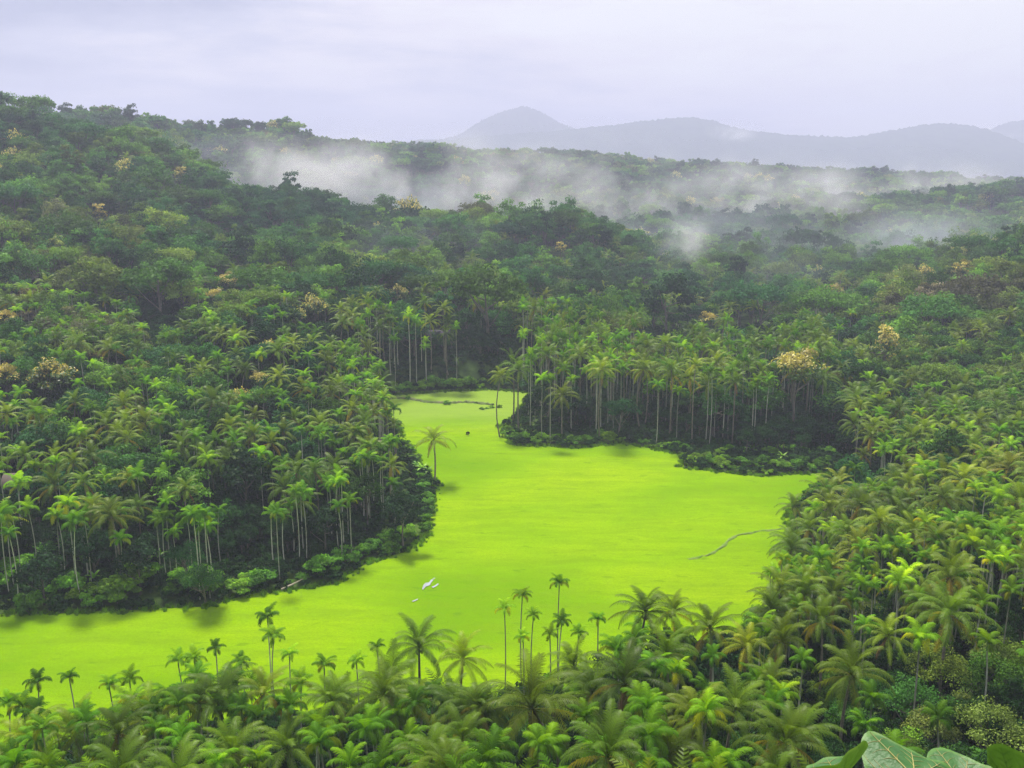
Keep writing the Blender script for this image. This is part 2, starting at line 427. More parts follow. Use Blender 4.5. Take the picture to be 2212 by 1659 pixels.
strip('path', [(1487, 1212), (1530, 1203), (1560, 1185), (1572, 1172), (1590, 1160), (1640, 1151), (1692, 1146)], .38, .22, M_earth2, label='curved earth bank in the right part of the rice field')
def pond(uv, lab):
    V = [(*P(u, v), .37) for u, v in uv]
    me = bpy.data.meshes.new('water'); me.from_pydata(V, [], [list(range(len(V)))]); me.materials.append(M_water)
    obj('water', me, kind='structure', label=lab)
pond([(912, 1277), (914, 1268), (919, 1263), (927, 1262), (931, 1256), (938, 1252), (941, 1253), (935, 1258), (931, 1263), (929, 1268), (920, 1271), (914, 1278)], 'white sky reflecting puddle in the rice field, the larger one')
pond([(932, 1272), (939, 1269), (946, 1264), (948, 1266), (943, 1270), (936, 1274)], 'short white water sliver right of the larger puddle')
pond([(889, 1303), (896, 1300), (904, 1297), (902, 1300), (893, 1304)], 'small white water sliver below left of the larger puddle')

# mountains
def mountain(name, prof, Yc, depth, seed, lab):
    u = np.array([p_[0] for p_ in prof], float); v = np.array([p_[1] for p_ in prof], float)
    n, m = 420, 60
    uu = np.linspace(u[0], u[-1], n); vv = np.interp(uu, u, v)
    k = np.ones(9) / 9; vv = np.convolve(np.pad(vv, 4, mode='edge'), k, 'valid')
    xx = (uu * K - 512) / (F * _c) * Yc; 
    hh = np.array([CAMZ - Yc * slope(q) for q in vv])
    tt = np.linspace(-1, 1, m)
    r = np.random.default_rng(seed)
    Xg, Tg = np.meshgrid(xx, tt)
    H = hh[None, :] * (1 - np.abs(Tg) ** 1.25) 
    ph = r.uniform(0, 6.28, 14)
    rg = 0
    for q in range(7):
        wl = 1250 / (1.6 ** q)
        rg = rg + np.abs(np.sin(Xg / wl * 3.14 + Tg * (1.5 + q * .6) + ph[q])) * (0.62 ** q)
    H = H + np.minimum(np.abs(Tg) * 6, 1) * (rg - 1.2) * 27 + r.normal(0, 4.2, H.shape) * 1.0 - 6
    Yg = Yc + Tg * depth
    V = np.stack([Xg, Yg, H], -1).reshape(-1, 3)
    i = (np.arange(m - 1)[:, None] * n + np.arange(n - 1)[None, :])
    obj(name, mesh_new(name, V, np.stack([i, i + 1, i + n + 1, i + n], -1).reshape(-1, 4), M_hill, smooth=True), kind='structure', label=lab)
mountain('mountain', [(500, 400), (760, 350), (900, 306), (980, 298), (1060, 292), (1150, 286), (1300, 270), (1400, 257), (1470, 250), (1510, 256), (1570, 276), (1640, 288), (1700, 295), (1800, 296), (1900, 275), (1960, 264), (2020, 266), (2070, 280), (2130, 308), (2212, 345), (2400, 400), (2600, 440)], 5600, 900, 3, 'long lavender hazy mountain range with two rounded summits')
mountain('mountain', [(800, 420), (930, 306), (1000, 290), (1040, 262), (1085, 240), (1130, 227), (1165, 240), (1200, 262), (1260, 285), (1500, 330)], 6500, 800, 5, 'faint pointed peak behind the left end of the range')
mountain('mountain', [(1850, 400), (2000, 320), (2070, 288), (2105, 266), (2135, 258), (2170, 265), (2212, 272), (2300, 262), (2450, 300), (2700, 420)], 6500, 800, 8, 'faint hazy mountain shoulder at the far right of the range')

# ------------------------------------------------------------------ plants: shapes
def frond(mb, r, az, elev, length, bend, nl, ll, lw, hang, tint, segs=2, base_r=.045, twist=0.0, mi=0, fan=0.55, bare=.12):
    n = nl
    t = np.linspace(0, 1, n)
    ang = elev - bend * t ** 1.35
    step = length / (n - 1)
    rr = np.concatenate([[0], np.cumsum(np.cos(ang[:-1]) * step)]); zz = np.concatenate([[0], np.cumsum(np.sin(ang[:-1]) * step)])
    side_sway = twist * t ** 2 * length
    ca, sa = cos(az), sin(az)
    path = np.stack([rr * ca - side_sway * sa, rr * sa + side_sway * ca, zz], -1)
    k = max(5, n // 4); idx = np.linspace(0, n - 1, k).astype(int)
    mb.tube(path[idx], np.linspace(base_r, base_r * .2, k), 3, np.array(tint) * np.array([1.25, 1.1, .9]), mi, cap=False)
    T = np.gradient(path, axis=0); T /= np.linalg.norm(T, axis=1)[:, None]
    S = np.cross(T, [0, 0, 1.0]); S /= np.linalg.norm(S, axis=1)[:, None] + 1e-9
    U = np.cross(S, T)
    Vs, Fs, Ts = [], [], []
    cnt = 0
    sel = np.where(t > bare)[0]
    for sgn in (-1, 1):
        tl = t[sel]; m = len(sel)
        prof = np.sin(np.clip((tl - bare) / (1 - bare), 0, 1) ** .75 * pi * .86 + .22) ** .6
        le = ll * np.clip(prof, .15, 1) * r.uniform(.85, 1.1, m)
        d = sgn * S[sel] * 1.0 + T[sel] * (fan + .5 * tl)[:, None] + U[sel] * (.18 - hang * .5 * r.uniform(.6, 1.2, m))[:, None] 
        d /= np.linalg.norm(d, axis=1)[:, None]
        wv = T[sel] * lw * .5
        a = path[sel] - wv; b = path[sel] + wv
        mid = path[sel] + d * (le * .5)[:, None]
        down = np.array([0, 0, -1.0])
        d2 = d + down * hang * r.uniform(.7, 1.4, m)[:, None]; d2 /= np.linalg.norm(d2, axis=1)[:, None]
        if segs == 2:
            tip = mid + d2 * (le * .5)[:, None]
            q = np.stack([a, b, mid + wv * .9, mid - wv * .9, tip + wv * .15, tip - wv * .15], 1).reshape(-1, 3)
            base = np.arange(m) * 6 + cnt
            Fs.append(np.stack([base, base + 1, base + 2, base + 3], -1)); Fs.append(np.stack([base + 3, base + 2, base + 4, base + 5], -1))
            cnt += m * 6; rep = 6
        else:
            dd_ = d + d2; dd_ /= np.linalg.norm(dd_, axis=1)[:, None]
            tip = path[sel] + dd_ * le[:, None]
            q = np.stack([a, b, tip + wv * .3, tip - wv * .3], 1).reshape(-1, 3)
            base = np.arange(m) * 4 + cnt
            Fs.append(np.stack([base, base + 1, base + 2, base + 3], -1)); cnt += m * 4; rep = 4
        Vs.append(q)
        Ts.append(np.repeat(np.array(tint)[None, :] * r.uniform(.8, 1.2, (m, 1)), rep, 0))
    mb.add(np.vstack(Vs), np.vstack(Fs), np.vstack(Ts), mi)
    return path
def coco_crown(r, lod, style=0, mb=None, z=0, mi=0):
    mb2 = MB()
    nf = (21, 17, 14)[lod]; nl = (42, 26, 13)[lod]; lw = (.075, .13, .26)[lod]
    g = r.uniform(0, 6.28)
    for k in range(nf):
        q = k / (nf - 1)                       # 0 young, upright; 1 old, hanging
        az = g + k * 2.399 + r.uniform(-.25, .25)
        elev = R_(88 - 100 * q ** 1.15 + r.uniform(-9, 9)); bend = R_(45 + 60 * sin(pi * min(1, q * .85 + .12)) + r.uniform(-20, 25))
        Lf = (3.9 + 1.1 * min(1, q * 2.5)) * r.uniform(.8, 1.12) * (1 - .15 * (q > .85))
        y = [1.15, 1.08, .75] if q < .2 else [1, 1, 1]
        if q > .8: y = [1.55, 1.18, .8] if style == 1 else ([1.3, 1.1, .8] if r.random() < .5 else [.95, .95, .9])
        if q > .88 and style == 2: y = [2.3, 1.1, .7]
        frond(mb2, r, az, elev, Lf, bend, nl, .88, lw, .35 + .95 * q, y, 2 if lod < 2 else 1, .05, r.uniform(-.12, .12), mi)
    V = np.vstack(mb2.V); V[:, 2] += z
    if mb is None:
        mb2.V = [V]; return mb2
    mb.add(V, np.vstack([f for f in mb2.F if len(f)]), np.vstack(mb2.T), mi)
def areca_crown(r, lod, mb=None, z=0, mi=0):
    seed_y = r.random() < .6
    mb2 = MB()
    nf = (11, 10, 9)[lod]; nl = (24, 15, 9)[lod]; lw = (.10, .17, .3)[lod]
    g = r.uniform(0, 6.28)
    for k in range(nf):
        q = k / (nf - 1); az = g + k * 2.399 + r.uniform(-.3, .3)
        elev = R_(86 - 50 * q + r.uniform(-8, 8)); bend = R_(75 + 85 * q + r.uniform(-22, 22))
        y = [1.6, 1.35, .9] if q < .2 else ([1, 1, 1] if q < .8 else ([1.0, .85, .9] if seed_y else [2.4, 1.25, .6]))
        frond(mb2, r, az, elev, r.uniform(2.1, 2.7), bend, nl, .82, lw, .5 + .9 * q, y, 2 if lod < 2 else 1, .03, r.uniform(-.1, .1), mi, .7, .05)
    V = np.vstack(mb2.V); V[:, 2] += z
    if mb is None:
        mb2.V = [V]; return mb2
    mb.add(V, np.vstack([f for f in mb2.F if len(f)]), np.vstack(mb2.T), mi)
def palm_trunk(r, h, r0, r1, bendx, k=8, n=9, flare=1.5, mb=None, mi=0, tint=(1, 1, 1)):
    mb = mb or MB(); t = np.linspace(0, 1, n)
    a = r.uniform(0, 6.28)
    off = bendx * (t * (1 - t) * 2.2)
    path = np.stack([off * cos(a), off * sin(a), t * h - .6 * (1 - t)], -1)
    rad = r0 + (r1 - r0) * t; rad[0] *= flare
    mb.tube(path, rad, k, tint, mi); return mb
def leaf_cloud(mb, r, centers, rads, nleaf, size, tint_fn=None, mi=0, flat=.75):
    C = np.repeat(centers, nleaf, 0); Rr = np.repeat(rads, nleaf)
    m = len(C)
    d = r.normal(0, 1, (m, 3)); d[:, 2] = np.abs(d[:, 2]) * .9 - .28 * r.random(m); d /= np.linalg.norm(d, axis=1)[:, None]
    rad = Rr * (r.random(m) ** .35) * r.uniform(.85, 1.12, m)
    pos = C + d * rad[:, None] * np.array([1, 1, flat])
    nrm = d * .8 + r.normal(0, .55, (m, 3)) + np.array([0, 0, .45]); nrm /= np.linalg.norm(nrm, axis=1)[:, None]
    a = np.cross(nrm, r.normal(0, 1, (m, 3))); a /= np.linalg.norm(a, axis=1)[:, None]; b = np.cross(nrm, a)
    s = size * r.uniform(.6, 1.35, m)[:, None]
    bendv = nrm * s * .22
    q = np.stack([pos - a * s, pos - b * s * .55 + bendv, pos + a * s, pos + b * s * .55 + bendv], 1).reshape(-1, 3)
    Fq = np.arange(m * 4).reshape(-1, 4)
    tn = r.uniform(.75, 1.25, (m, 1)) * np.repeat(r.uniform(.68, 1.32, (len(centers), 1)), nleaf, 0) * np.ones((1, 3))
    if tint_fn is not None: tn = tn * tint_fn(pos, d, r)
    mb.add(q, Fq, np.repeat(tn, 4, 0), mi)
def broad_parts(r, lod, shape='dome', h=11.0, rad=4.6, tint_fn=None, leafmul=1.0, mb=None, mis=(0, 0)):
    """returns trunk MB, crown MB"""
    tr = MB() if mb is None else mb; cr = MB() if mb is None else mb
    nc = {'dome': 24, 'tall': 26, 'spread': 34, 'airy': 24, 'bush': 18}[shape]
    nl = (140, 68, 26)[lod]; size = (.17, .30, .55)[lod] * leafmul
    if shape == 'airy': nl = int(nl * .6)
    zc = {'dome': .62, 'tall': .58, 'spread': .72, 'airy': .62, 'bush': .45}[shape] * h
    hz = {'dome': .36, 'tall': .44, 'spread': .2, 'airy': .36, 'bush': .5}[shape] * h
    rx = rad * {'dome': 1, 'tall': .72, 'spread': 1.35, 'airy': 1, 'bush': 1}[shape]
    d = r.normal(0, 1, (nc, 3)); d[:, 2] = np.where(d[:, 2] < -.3, -d[:, 2] * .8, d[:, 2]); d /= np.linalg.norm(d, axis=1)[:, None]
    rr_ = r.uniform(.45, 1.0, nc) ** .6
    lob = 1 + .22 * np.sin(np.arctan2(d[:, 1], d[:, 0]) * 3 + r.uniform(0, 6)) + r.normal(0, .08, nc)
    C = d * (rr_ * lob)[:, None] * np.array([rx * .8, rx * .8, hz * .85]) + np.array([0, 0, zc])
    cs = rx * r.uniform(.22, .42, nc) * (.8 if shape == 'spread' else 1)
    leaf_cloud(cr, r, C, cs, nl, size, tint_fn, mis[1])
    n = 7; t = np.linspace(0, 1, n)
    top = zc + hz * .2; lean = r.uniform(-.6, .6, 2)
    path = np.stack([lean[0] * t ** 2 + .2 * np.sin(t * 5), lean[1] * t ** 2 + .15 * np.cos(t * 4) - .15, t * top - .5 * (1 - t)], -1)
    tr.tube(path, np.linspace(.26, .08, n) * h / 11, (8, 6, 4)[lod], (1, 1, 1), mis[0])
    for k in r.choice(nc, (9, 6, 3)[lod], replace=False):
        t0 = r.uniform(.35, .85); p0 = np.array([np.interp(t0, t, path[:, q]) for q in range(3)])
        pm = (p0 + C[k]) / 2 + np.array([0, 0, -.3])
        tr.tube([p0, pm, C[k]], np.array([.11, .075, .03]) * h / 11, (5, 4, 3)[lod], (1, 1, 1), mis[0], cap=False)
    return tr, cr
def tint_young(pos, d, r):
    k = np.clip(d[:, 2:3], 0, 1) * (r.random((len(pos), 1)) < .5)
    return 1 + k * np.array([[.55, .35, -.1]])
def tint_gold(amount):
    def f(pos, d, r):
        z = pos[:, 2]; q = np.clip((z - np.percentile(z, 12)) / (np.ptp(z) * .45), 0, 1)
        k = (r.random(len(z)) < (q * amount + .05))[:, None]
        return np.where(k, np.array([[6.6, 3.1, 4.0]]) * r.uniform(.75, 1.2, (len(z), 1)), 1.0)
    return f
def tint_bare(pos, d, r): return np.ones((len(pos), 1)) * np.array([[1.5, .95, 1.4]])

RR = lambda s: np.random.default_rng(s)
# prototypes hold data only; the first copy in the loops below is placed by the same code as the others
coco_c = {l: [coco_crown(RR(100 + l * 10 + k), l, k % 3).mesh('crown', [M_coco]) for k in range((6, 4)[l])] for l in (0, 1)}
coco_t = [palm_trunk(RR(200 + k), 10, .19, .12, .7 + .5 * k).mesh('trunk', [M_cbark], True) for k in range(4)]
areca_c = {l: [areca_crown(RR(300 + l * 10 + k), l).mesh('crown', [M_areca]) for k in range((5, 4)[l])] for l in (0, 1)}
areca_t = [palm_trunk(RR(400 + k), 10, .10, .075, .25 + .2 * k, 6, 7, 1.2).mesh('trunk', [M_abark], True) for k in range(4)]
def shaft():
    mb = MB(); mb.tube([(0, 0, -.95), (0, 0, -.5), (0, 0, .1)], [.10, .12, .05], 7); return mb.mesh('crownshaft', [M_shaft], True)
areca_s = shaft()
def nuts(r):
    mb = MB()
    for k in range(13):
        a = r.uniform(0, 6.28); c = np.array([cos(a) * r.uniform(.2, .42), sin(a) * r.uniform(.2, .42), r.uniform(-.65, -.1)])
        th = np.linspace(0, pi, 6)
        mb.tube(np.stack([np.full(6, c[0]), np.full(6, c[1]), c[2] + .15 * np.cos(th)], -1), .12 * np.sin(th) + .004, 7)
    return mb.mesh('coconut_bunch', [M_coconut], True)
nut_m = nuts(RR(5))
def dry(r):
    mb = MB()
    frond(mb, r, r.uniform(0, 6), R_(-35), 3.4, R_(50), 26, .7, .08, 1.3, [1, 1, 1], 2, .05)
    return mb.mesh('dry_frond', [M_dry])
dry_m = [dry(RR(31 + k)) for k in range(3)]
def bpair(seed, lod, shape, mat, tf=None, **kw):
    a, b = broad_parts(RR(seed), lod, shape, tint_fn=tf, **kw)
    return a.mesh('trunk', [M_bark], True), b.mesh('crown', [mat])
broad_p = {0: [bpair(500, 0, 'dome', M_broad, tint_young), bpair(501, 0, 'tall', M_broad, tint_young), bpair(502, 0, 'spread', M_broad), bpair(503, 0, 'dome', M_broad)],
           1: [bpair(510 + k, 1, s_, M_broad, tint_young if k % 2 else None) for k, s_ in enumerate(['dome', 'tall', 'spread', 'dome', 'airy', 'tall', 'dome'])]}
gold_p = [bpair(530 + k, 1, s_, M_gold, tint_gold(a)) for k, (s_, a) in enumerate([('dome', 1.2), ('tall', .7), ('dome', .5)])]
dark_p = [bpair(540 + k, 1, s_, M_dark) for k, s_ in enumerate(['dome', 'tall'])]
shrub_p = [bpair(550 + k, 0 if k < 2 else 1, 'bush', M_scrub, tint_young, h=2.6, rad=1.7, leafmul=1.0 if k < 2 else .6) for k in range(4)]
def banana(r):
    mb = MB(); st_ = MB()
    st_.tube([(0, 0, -.3), (.05, 0, 1), (0, .05, 2)], [.16, .13, .08], 8)
    for k in range(9):
        az = k * 2.399 + r.uniform(-.2, .2); el_ = R_(80 - 7 * k); Lb = r.uniform(1.7, 2.3); n = 9
        t = np.linspace(0, 1, n); ang = el_ - R_(75) * t ** 1.5
        x = np.concatenate([[0], np.cumsum(np.cos(ang[:-1]) * Lb / (n - 1))]); z = 2 + np.concatenate([[0], np.cumsum(np.sin(ang[:-1]) * Lb / (n - 1))])
        wdt = .30 * np.sin(np.clip(t * 1.08, 0, 1) * pi) ** .5 * (t > .1) + .02
        c = np.stack([x * cos(az), x * sin(az), z], -1); s = np.array([-sin(az), cos(az), 0])
        V = np.vstack([c - s * wdt[:, None] + np.array([0, 0, -.08]), c, c + s * wdt[:, None] + np.array([0, 0, -.08])])
        i = (np.arange(2)[:, None] * n + np.arange(n - 1)[None, :])
        mb.add(V, np.stack([i, i + 1, i + n + 1, i + n], -1).reshape(-1, 4), np.array([1, 1, 1]) * (1.5 if k == 0 else r.uniform(.7, 1.15)))
    return st_.mesh('stem', [M_shaft], True), mb.mesh('foliage', [M_banana])
ban_p = [banana(RR(60 + k)) for k in range(3)]

# whole-tree meshes used only inside the uncountable masses
def whole_palm(kind, seed):
    mb = MB(); r = RR(seed); h = 12.5
    if kind == 'c':
        palm_trunk(r, h, .22, .14, r.uniform(.4, 1.6), 4, 5, 1.4, mb, 1); coco_crown(r, 2, seed % 3, mb, h, 0); mats = [M_coco, M_cbark]
    else:
        palm_trunk(r, h, .12, .09, r.uniform(.2, .5), 4, 4, 1.2, mb, 1); areca_crown(r, 2, mb, h, 0); mats = [M_areca, M_abark]
    return mb.mesh('palm_mass', mats)
def whole_broad(seed, shape, mat=None, lod=2, tf=None):
    mb = MB(); broad_parts(RR(seed), lod, shape, tint_fn=tf, mb=mb, mis=(1, 0)); return mb.mesh('tree_mass', [mat or M_broad, M_bark])
mass = {'c': [whole_palm('c', 700 + k) for k in range(4)], 'a': [whole_palm('a', 720 + k) for k in range(4)],
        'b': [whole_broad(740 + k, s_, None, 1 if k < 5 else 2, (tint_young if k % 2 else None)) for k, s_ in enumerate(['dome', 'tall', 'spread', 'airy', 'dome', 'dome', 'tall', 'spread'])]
             + [whole_broad(760, 'dome', M_gold, 1, tint_gold(.5)), whole_broad(761, 'airy', M_broad, 1, tint_bare), whole_broad(762, 'tall', M_dark, 1)]}

def mass_object(name, label, meshes, pts, idx, scl, rot):
    pcol = bpy.data.collections.new(name + '_shapes')
    for k, m in enumerate(meshes):
        o = bpy.data.objects.new('%s_shape_%02d' % (name, k), m); pcol.objects.link(o)
    me = bpy.data.meshes.new(name); me.vertices.add(len(pts)); me.vertices.foreach_set('co', np.asarray(pts, np.float32).ravel())
    for nm, ty, dat in (('idx', 'INT', np.asarray(idx, np.int32)), ('scl', 'FLOAT_VECTOR', np.asarray(scl, np.float32).ravel()), ('rot', 'FLOAT', np.asarray(rot, np.float32))):
        at = me.attributes.new(nm, ty, 'POINT'); at.data.foreach_set('vector' if ty == 'FLOAT_VECTOR' else 'value', dat)
    g = bpy.data.node_groups.new(name, 'GeometryNodeTree')
    g.interface.new_socket('Geometry', in_out='INPUT', socket_type='NodeSocketGeometry'); g.interface.new_socket('Geometry', in_out='OUTPUT', socket_type='NodeSocketGeometry')
    gi = g.nodes.new('NodeGroupInput'); go = g.nodes.new('NodeGroupOutput')
    ci = g.nodes.new('GeometryNodeCollectionInfo'); ci.inputs['Collection'].default_value = pcol; ci.inputs['Separate Children'].default_value = True; ci.inputs['Reset Children'].default_value = True
    ip = g.nodes.new('GeometryNodeInstanceOnPoints'); ip.inputs['Pick Instance'].default_value = True
    def attr(nm, ty):
        n = g.nodes.new('GeometryNodeInputNamedAttribute'); n.data_type = ty; n.inputs['Name'].default_value = nm; return n.outputs[0]
    cx = g.nodes.new('ShaderNodeCombineXYZ')
    g.links.new(attr('rot', 'FLOAT'), cx.inputs[2]); g.links.new(attr('idx', 'INT'), ip.inputs['Instance Index']); g.links.new(attr('scl', 'FLOAT_VECTOR'), ip.inputs['Scale'])
    g.links.new(cx.outputs[0], ip.inputs['Rotation']); g.links.new(gi.outputs[0], ip.inputs['Points']); g.links.new(ci.outputs[0], ip.inputs['Instance']); g.links.new(ip.outputs[0], go.inputs[0])
    o = obj(name, me, kind='stuff', label=label)
    o.modifiers.new('planting', 'NODES').node_group = g
    return o

# ------------------------------------------------------------------ where things grow
T = []      # dicts: kind,x,y,z,h,s,hand
def solve(u, v, H, y0=30, y1=1900):
    d = ray(u, v); Yq = np.linspace(y0, y1, 4000); xq = d[0] / d[1] * Yq; zq = CAMZ + d[2] / d[1] * Yq
    g = ground(xq, Yq) + H - zq
    k = np.argmax(g > 0) if (g > 0).any() else len(Yq) - 1
    return xq[k], Yq[k]
def hand(kind, u, v, H, wpx=None, dia=None, y0=55, lab=None, var=None, y=None):
    if y is not None:
        d = ray(u, v); X0, Y0 = d[0] / d[1] * y, y; zc = CAMZ + d[2] / d[1] * y; H = zc - gz(X0, Y0)
    else: X0, Y0 = solve(u, v, H, y0)
    s = 1.0
    if wpx: s = wpx * Y0 * 1.03 / 2125.0 / dia
    T.append(dict(kind=kind, x=X0, y=Y0, h=H, s=s, hand=True, lab=lab, var=var))
HC = [  # coconut palms: crown centre, trunk height, crown width in px
 (905, 1400, 12, 165, 'tall coconut palm rising onto the field below the white puddle'), (1000, 1425, 11.5, 140, None), (1395, 1325, 13, 165, 'wind-swept coconut palm with one frond pointing straight up against the field'),
 (1455, 1325, 12.5, 130, None), (1535, 1360, 13, 150, None), (1150, 1535, 12, 300, 'large dark coconut palm at the bottom centre with arching fronds'), (1350, 1480, 12.5, 230, None),
 (845, 1490, 12, 210, None), (470, 1520, 12, 230, None), (570, 1500, 12, 160, None), (1690, 1390, 13, 150, 'slender-stemmed coconut palm with yellowing side fronds'), (2050, 1330, 13, 190, 'coconut palm with wide golden fronds standing out over the slope'),
 (1840, 1460, 12, 200, None), (1610, 1400, 12, 140, None), (1000, 1545, 11, 200, None), (730, 1540, 10.5, 190, None), (320, 1560, 11, 190, None), (160, 1590, 11, 180, None), (1500, 1560, 11, 200, None), (1730, 1590, 10, 190, None),
 (940, 1640, 8, 200, None), (620, 1620, 9, 200, None), (1310, 1620, 9, 210, None), (1240, 1440, 12, 150, None), (1440, 1420, 12.5, 160, None),
 (400, 1060, 11, 85, 'coconut palm with yellow skirt in front of the left wood'), (300, 1095, 10, 80, 'short coconut palm with rusty lower fronds before the left wood'), (680, 1020, 14, 85, None), (845, 1010, 12, 75, None),
 (850, 920, 11, 45, 'small coconut palm leaning out at the wood edge up left of the lone palm'),
 (1215, 855, 12, 85, None), (1300, 800, 20, 85, None), (1120, 800, 18, 80, None), (1390, 800, 18, 80, None), (1450, 800, 19, 75, None), (1180, 770, 20, 80, None), (1255, 770, 20, 80, None),
 (1830, 1150, 13, 110, None), (1715, 1095, 12, 90, None), (1710, 1190, 12.5, 120, None), (1900, 1130, 13, 110, None), (1790, 1100, 12, 95, None), (2040, 1080, 12, 110, None), (1865, 985, 6, 60, 'low coconut palm beside the scrub at the field corner'),
 (460, 870, 13, 110, None), (600, 760, 13, 80, None), (740, 700, 13, 70, None), (280, 640, 11, 60, None), (225, 650, 11, 45, None)]
for u, v, H, wp, lab in HC: hand('coconut_palm', u, v, H, wp, 8.2, lab=lab)
hand('coconut_palm', 939, 952, None, 95, 8.2, lab='lone coconut palm standing on the field spit, clear of the wood', y=P(928, 1040)[1])
T[-1]['x'] = P(938, 1040)[0]
hand('coconut_palm', 1082, 815, None, 68, 8.2, lab='tall coconut palm at the tip of the palm peninsula', y=P(1100, 945)[1])
HA = [(578, 1335, 12.5, 62, 'areca palm crown stacked directly above another at the field edge'), (590, 1378, 11, 66, 'areca palm crown directly beneath its taller neighbour at the field edge'), (466, 1402, 12, 45, None), (1090, 1318, 13.5, 52, 'slim areca palm with long bare stem, leftmost of the cluster on the field'),
      (1128, 1290, 14.5, 50, None), (1152, 1330, 13, 42, None), (1208, 1262, 16, 54, 'tallest areca palm of the cluster, its head highest against the field'), (1213, 1345, 12.5, 50, None), (1292, 1340, 13, 48, None), (1250, 1370, 12, 44, None),
      (1188, 1372, 12, 45, None), (1130, 1378, 12, 42, None), (150, 1465, 12.5, 50, None), (82, 1475, 12.5, 66, None), (236, 1482, 12, 55, None), (280, 1470, 12, 60, None), (20, 1520, 12, 60, None), (385, 1430, 12.5, 60, None), (420, 1425, 12.5, 60, None),
      (520, 1430, 12, 55, None), (625, 1415, 12, 50, None), (700, 1440, 12, 60, None), (770, 1430, 12, 50, None), (815, 1400, 12.5, 40, None), (1540, 1420, 12.5, 60, None), (1665, 1240, 12.5, 45, None), (1690, 1210, 12.5, 45, None), (1760, 1240, 12, 60, None), (2100, 1180, 13, 80, None), (2155, 1160, 13, 80, None)]
for u, v, H, wp, lab in HA: hand('areca_palm', u, v, H, wp, 4.0, lab=lab, y0=100 if v < 1400 else 70)
for u, v, H, wp, k, va, lab in [(1720, 800, 19, 125, 'golden', 0, 'round tree covered in cream-gold blossom above the right palm row'), (492, 612, 8, 62, 'golden', 0, 'upper of two rust-gold tree crowns on the left slope'), (466, 642, 8, 55, 'golden', 0, 'lower of two rust-gold tree crowns on the left slope'),
        (12, 690, 8, 60, 'golden', 0, 'brownish-gold crown cut by the left edge, upper'), (12, 815, 8, 85, 'golden', 0, 'golden-topped crown cut by the left edge, lower'), (112, 835, 8, 120, 'golden', 2, 'wide yellow-topped tree inside the left palm wood'),
        (1528, 692, 8, 55, 'golden', 0, None), (1915, 745, 16, 105, 'golden', 1, 'tall tree with pale yellow upper sprays right of the blossom tree'), (2070, 592, 9, 62, 'golden', 1, None), (2000, 600, 9, 60, 'golden', 2, None), (1212, 540, 8, 42, 'golden', 1, None), (1050, 460, 8, 55, 'golden', 2, None),
        (1310, 525, 8, 40, 'golden', 1, None), (1800, 630, 8, 50, 'golden', 0, None), (1440, 560, 8, 42, 'golden', 2, None), (1670, 655, 8, 55, 'golden', 2, None), (560, 820, 9, 50, 'golden', 0, None), (860, 640, 9, 60, 'golden', 2, None), (680, 670, 9, 80, 'golden', 2, None), (390, 385, 8, 50, 'golden', 1, None), (215, 470, 8, 60, 'golden', 1, None),
        (450, 345, 12, 46, 'dark', 1, 'dark upright tree standing above the left hill crest'), (1137, 480, 10, 42, 'dark', 0, 'dark round tree on the middle hill crest below the mist'), (1437, 685, 12, 140, 'dark', 0, 'dark dome-shaped tree in the middle of the valley'), (695, 288, 10, 40, 'dark', 0, None), (330, 335, 8, 50, 'dark', 0, None),
        (530, 1050, 8, 150, 'dark', 0, 'big dark tree on the front edge of the left wood'), (870, 1110, 7, 110, 'dark', 0, 'dark tree at the right corner of the left wood'), (790, 1060, 9, 90, 'broad', 0, None), (700, 1140, 6, 110, 'dark', 0, None), (1170, 890, 5, 90, 'dark', 0, None), (1340, 900, 6, 90, 'broad', 3, None),
        (1050, 690, 11, 165, 'broad', 2, 'wide flat-topped bright green tree above the far field end'), (1640, 690, 9, 120, 'broad', 2, None), (350, 660, 8, 140, 'broad', 2, None), (490, 490, 10, 55, 'broad', 1, None), (1800, 890, 8, 90, 'broad', 0, None), (90, 240, 8, 60, 'broad', 0, None),
        (200, 1190, 6, 130, 'dark', 0, None), (300, 1240, 4, 120, 'dark', 0, None), (440, 1265, 4, 110, 'broad', 0, None), (90, 1250, 5, 120, 'dark', 0, None), (1500, 1650, 5, 170, 'broad', 3, None), (2030, 1450, 6, 170, 'broad', 0, None), (1980, 1530, 5, 170, 'broad', 3, None), (2150, 1470, 5, 180, 'broad', 0, None), (2150, 1590, 5, 190, 'broad', 3, None), (1600, 1640, 5, 160, 'broad', 3, None), (1290, 1640, 5, 120, 'broad', 0, None)]:
    kk = {'golden': 'flowering_tree', 'dark': 'dark_tree', 'broad': 'broadleaf_tree'}[k]
    hand(kk, u, v, H, wp, 10.0, lab=lab, var=va)
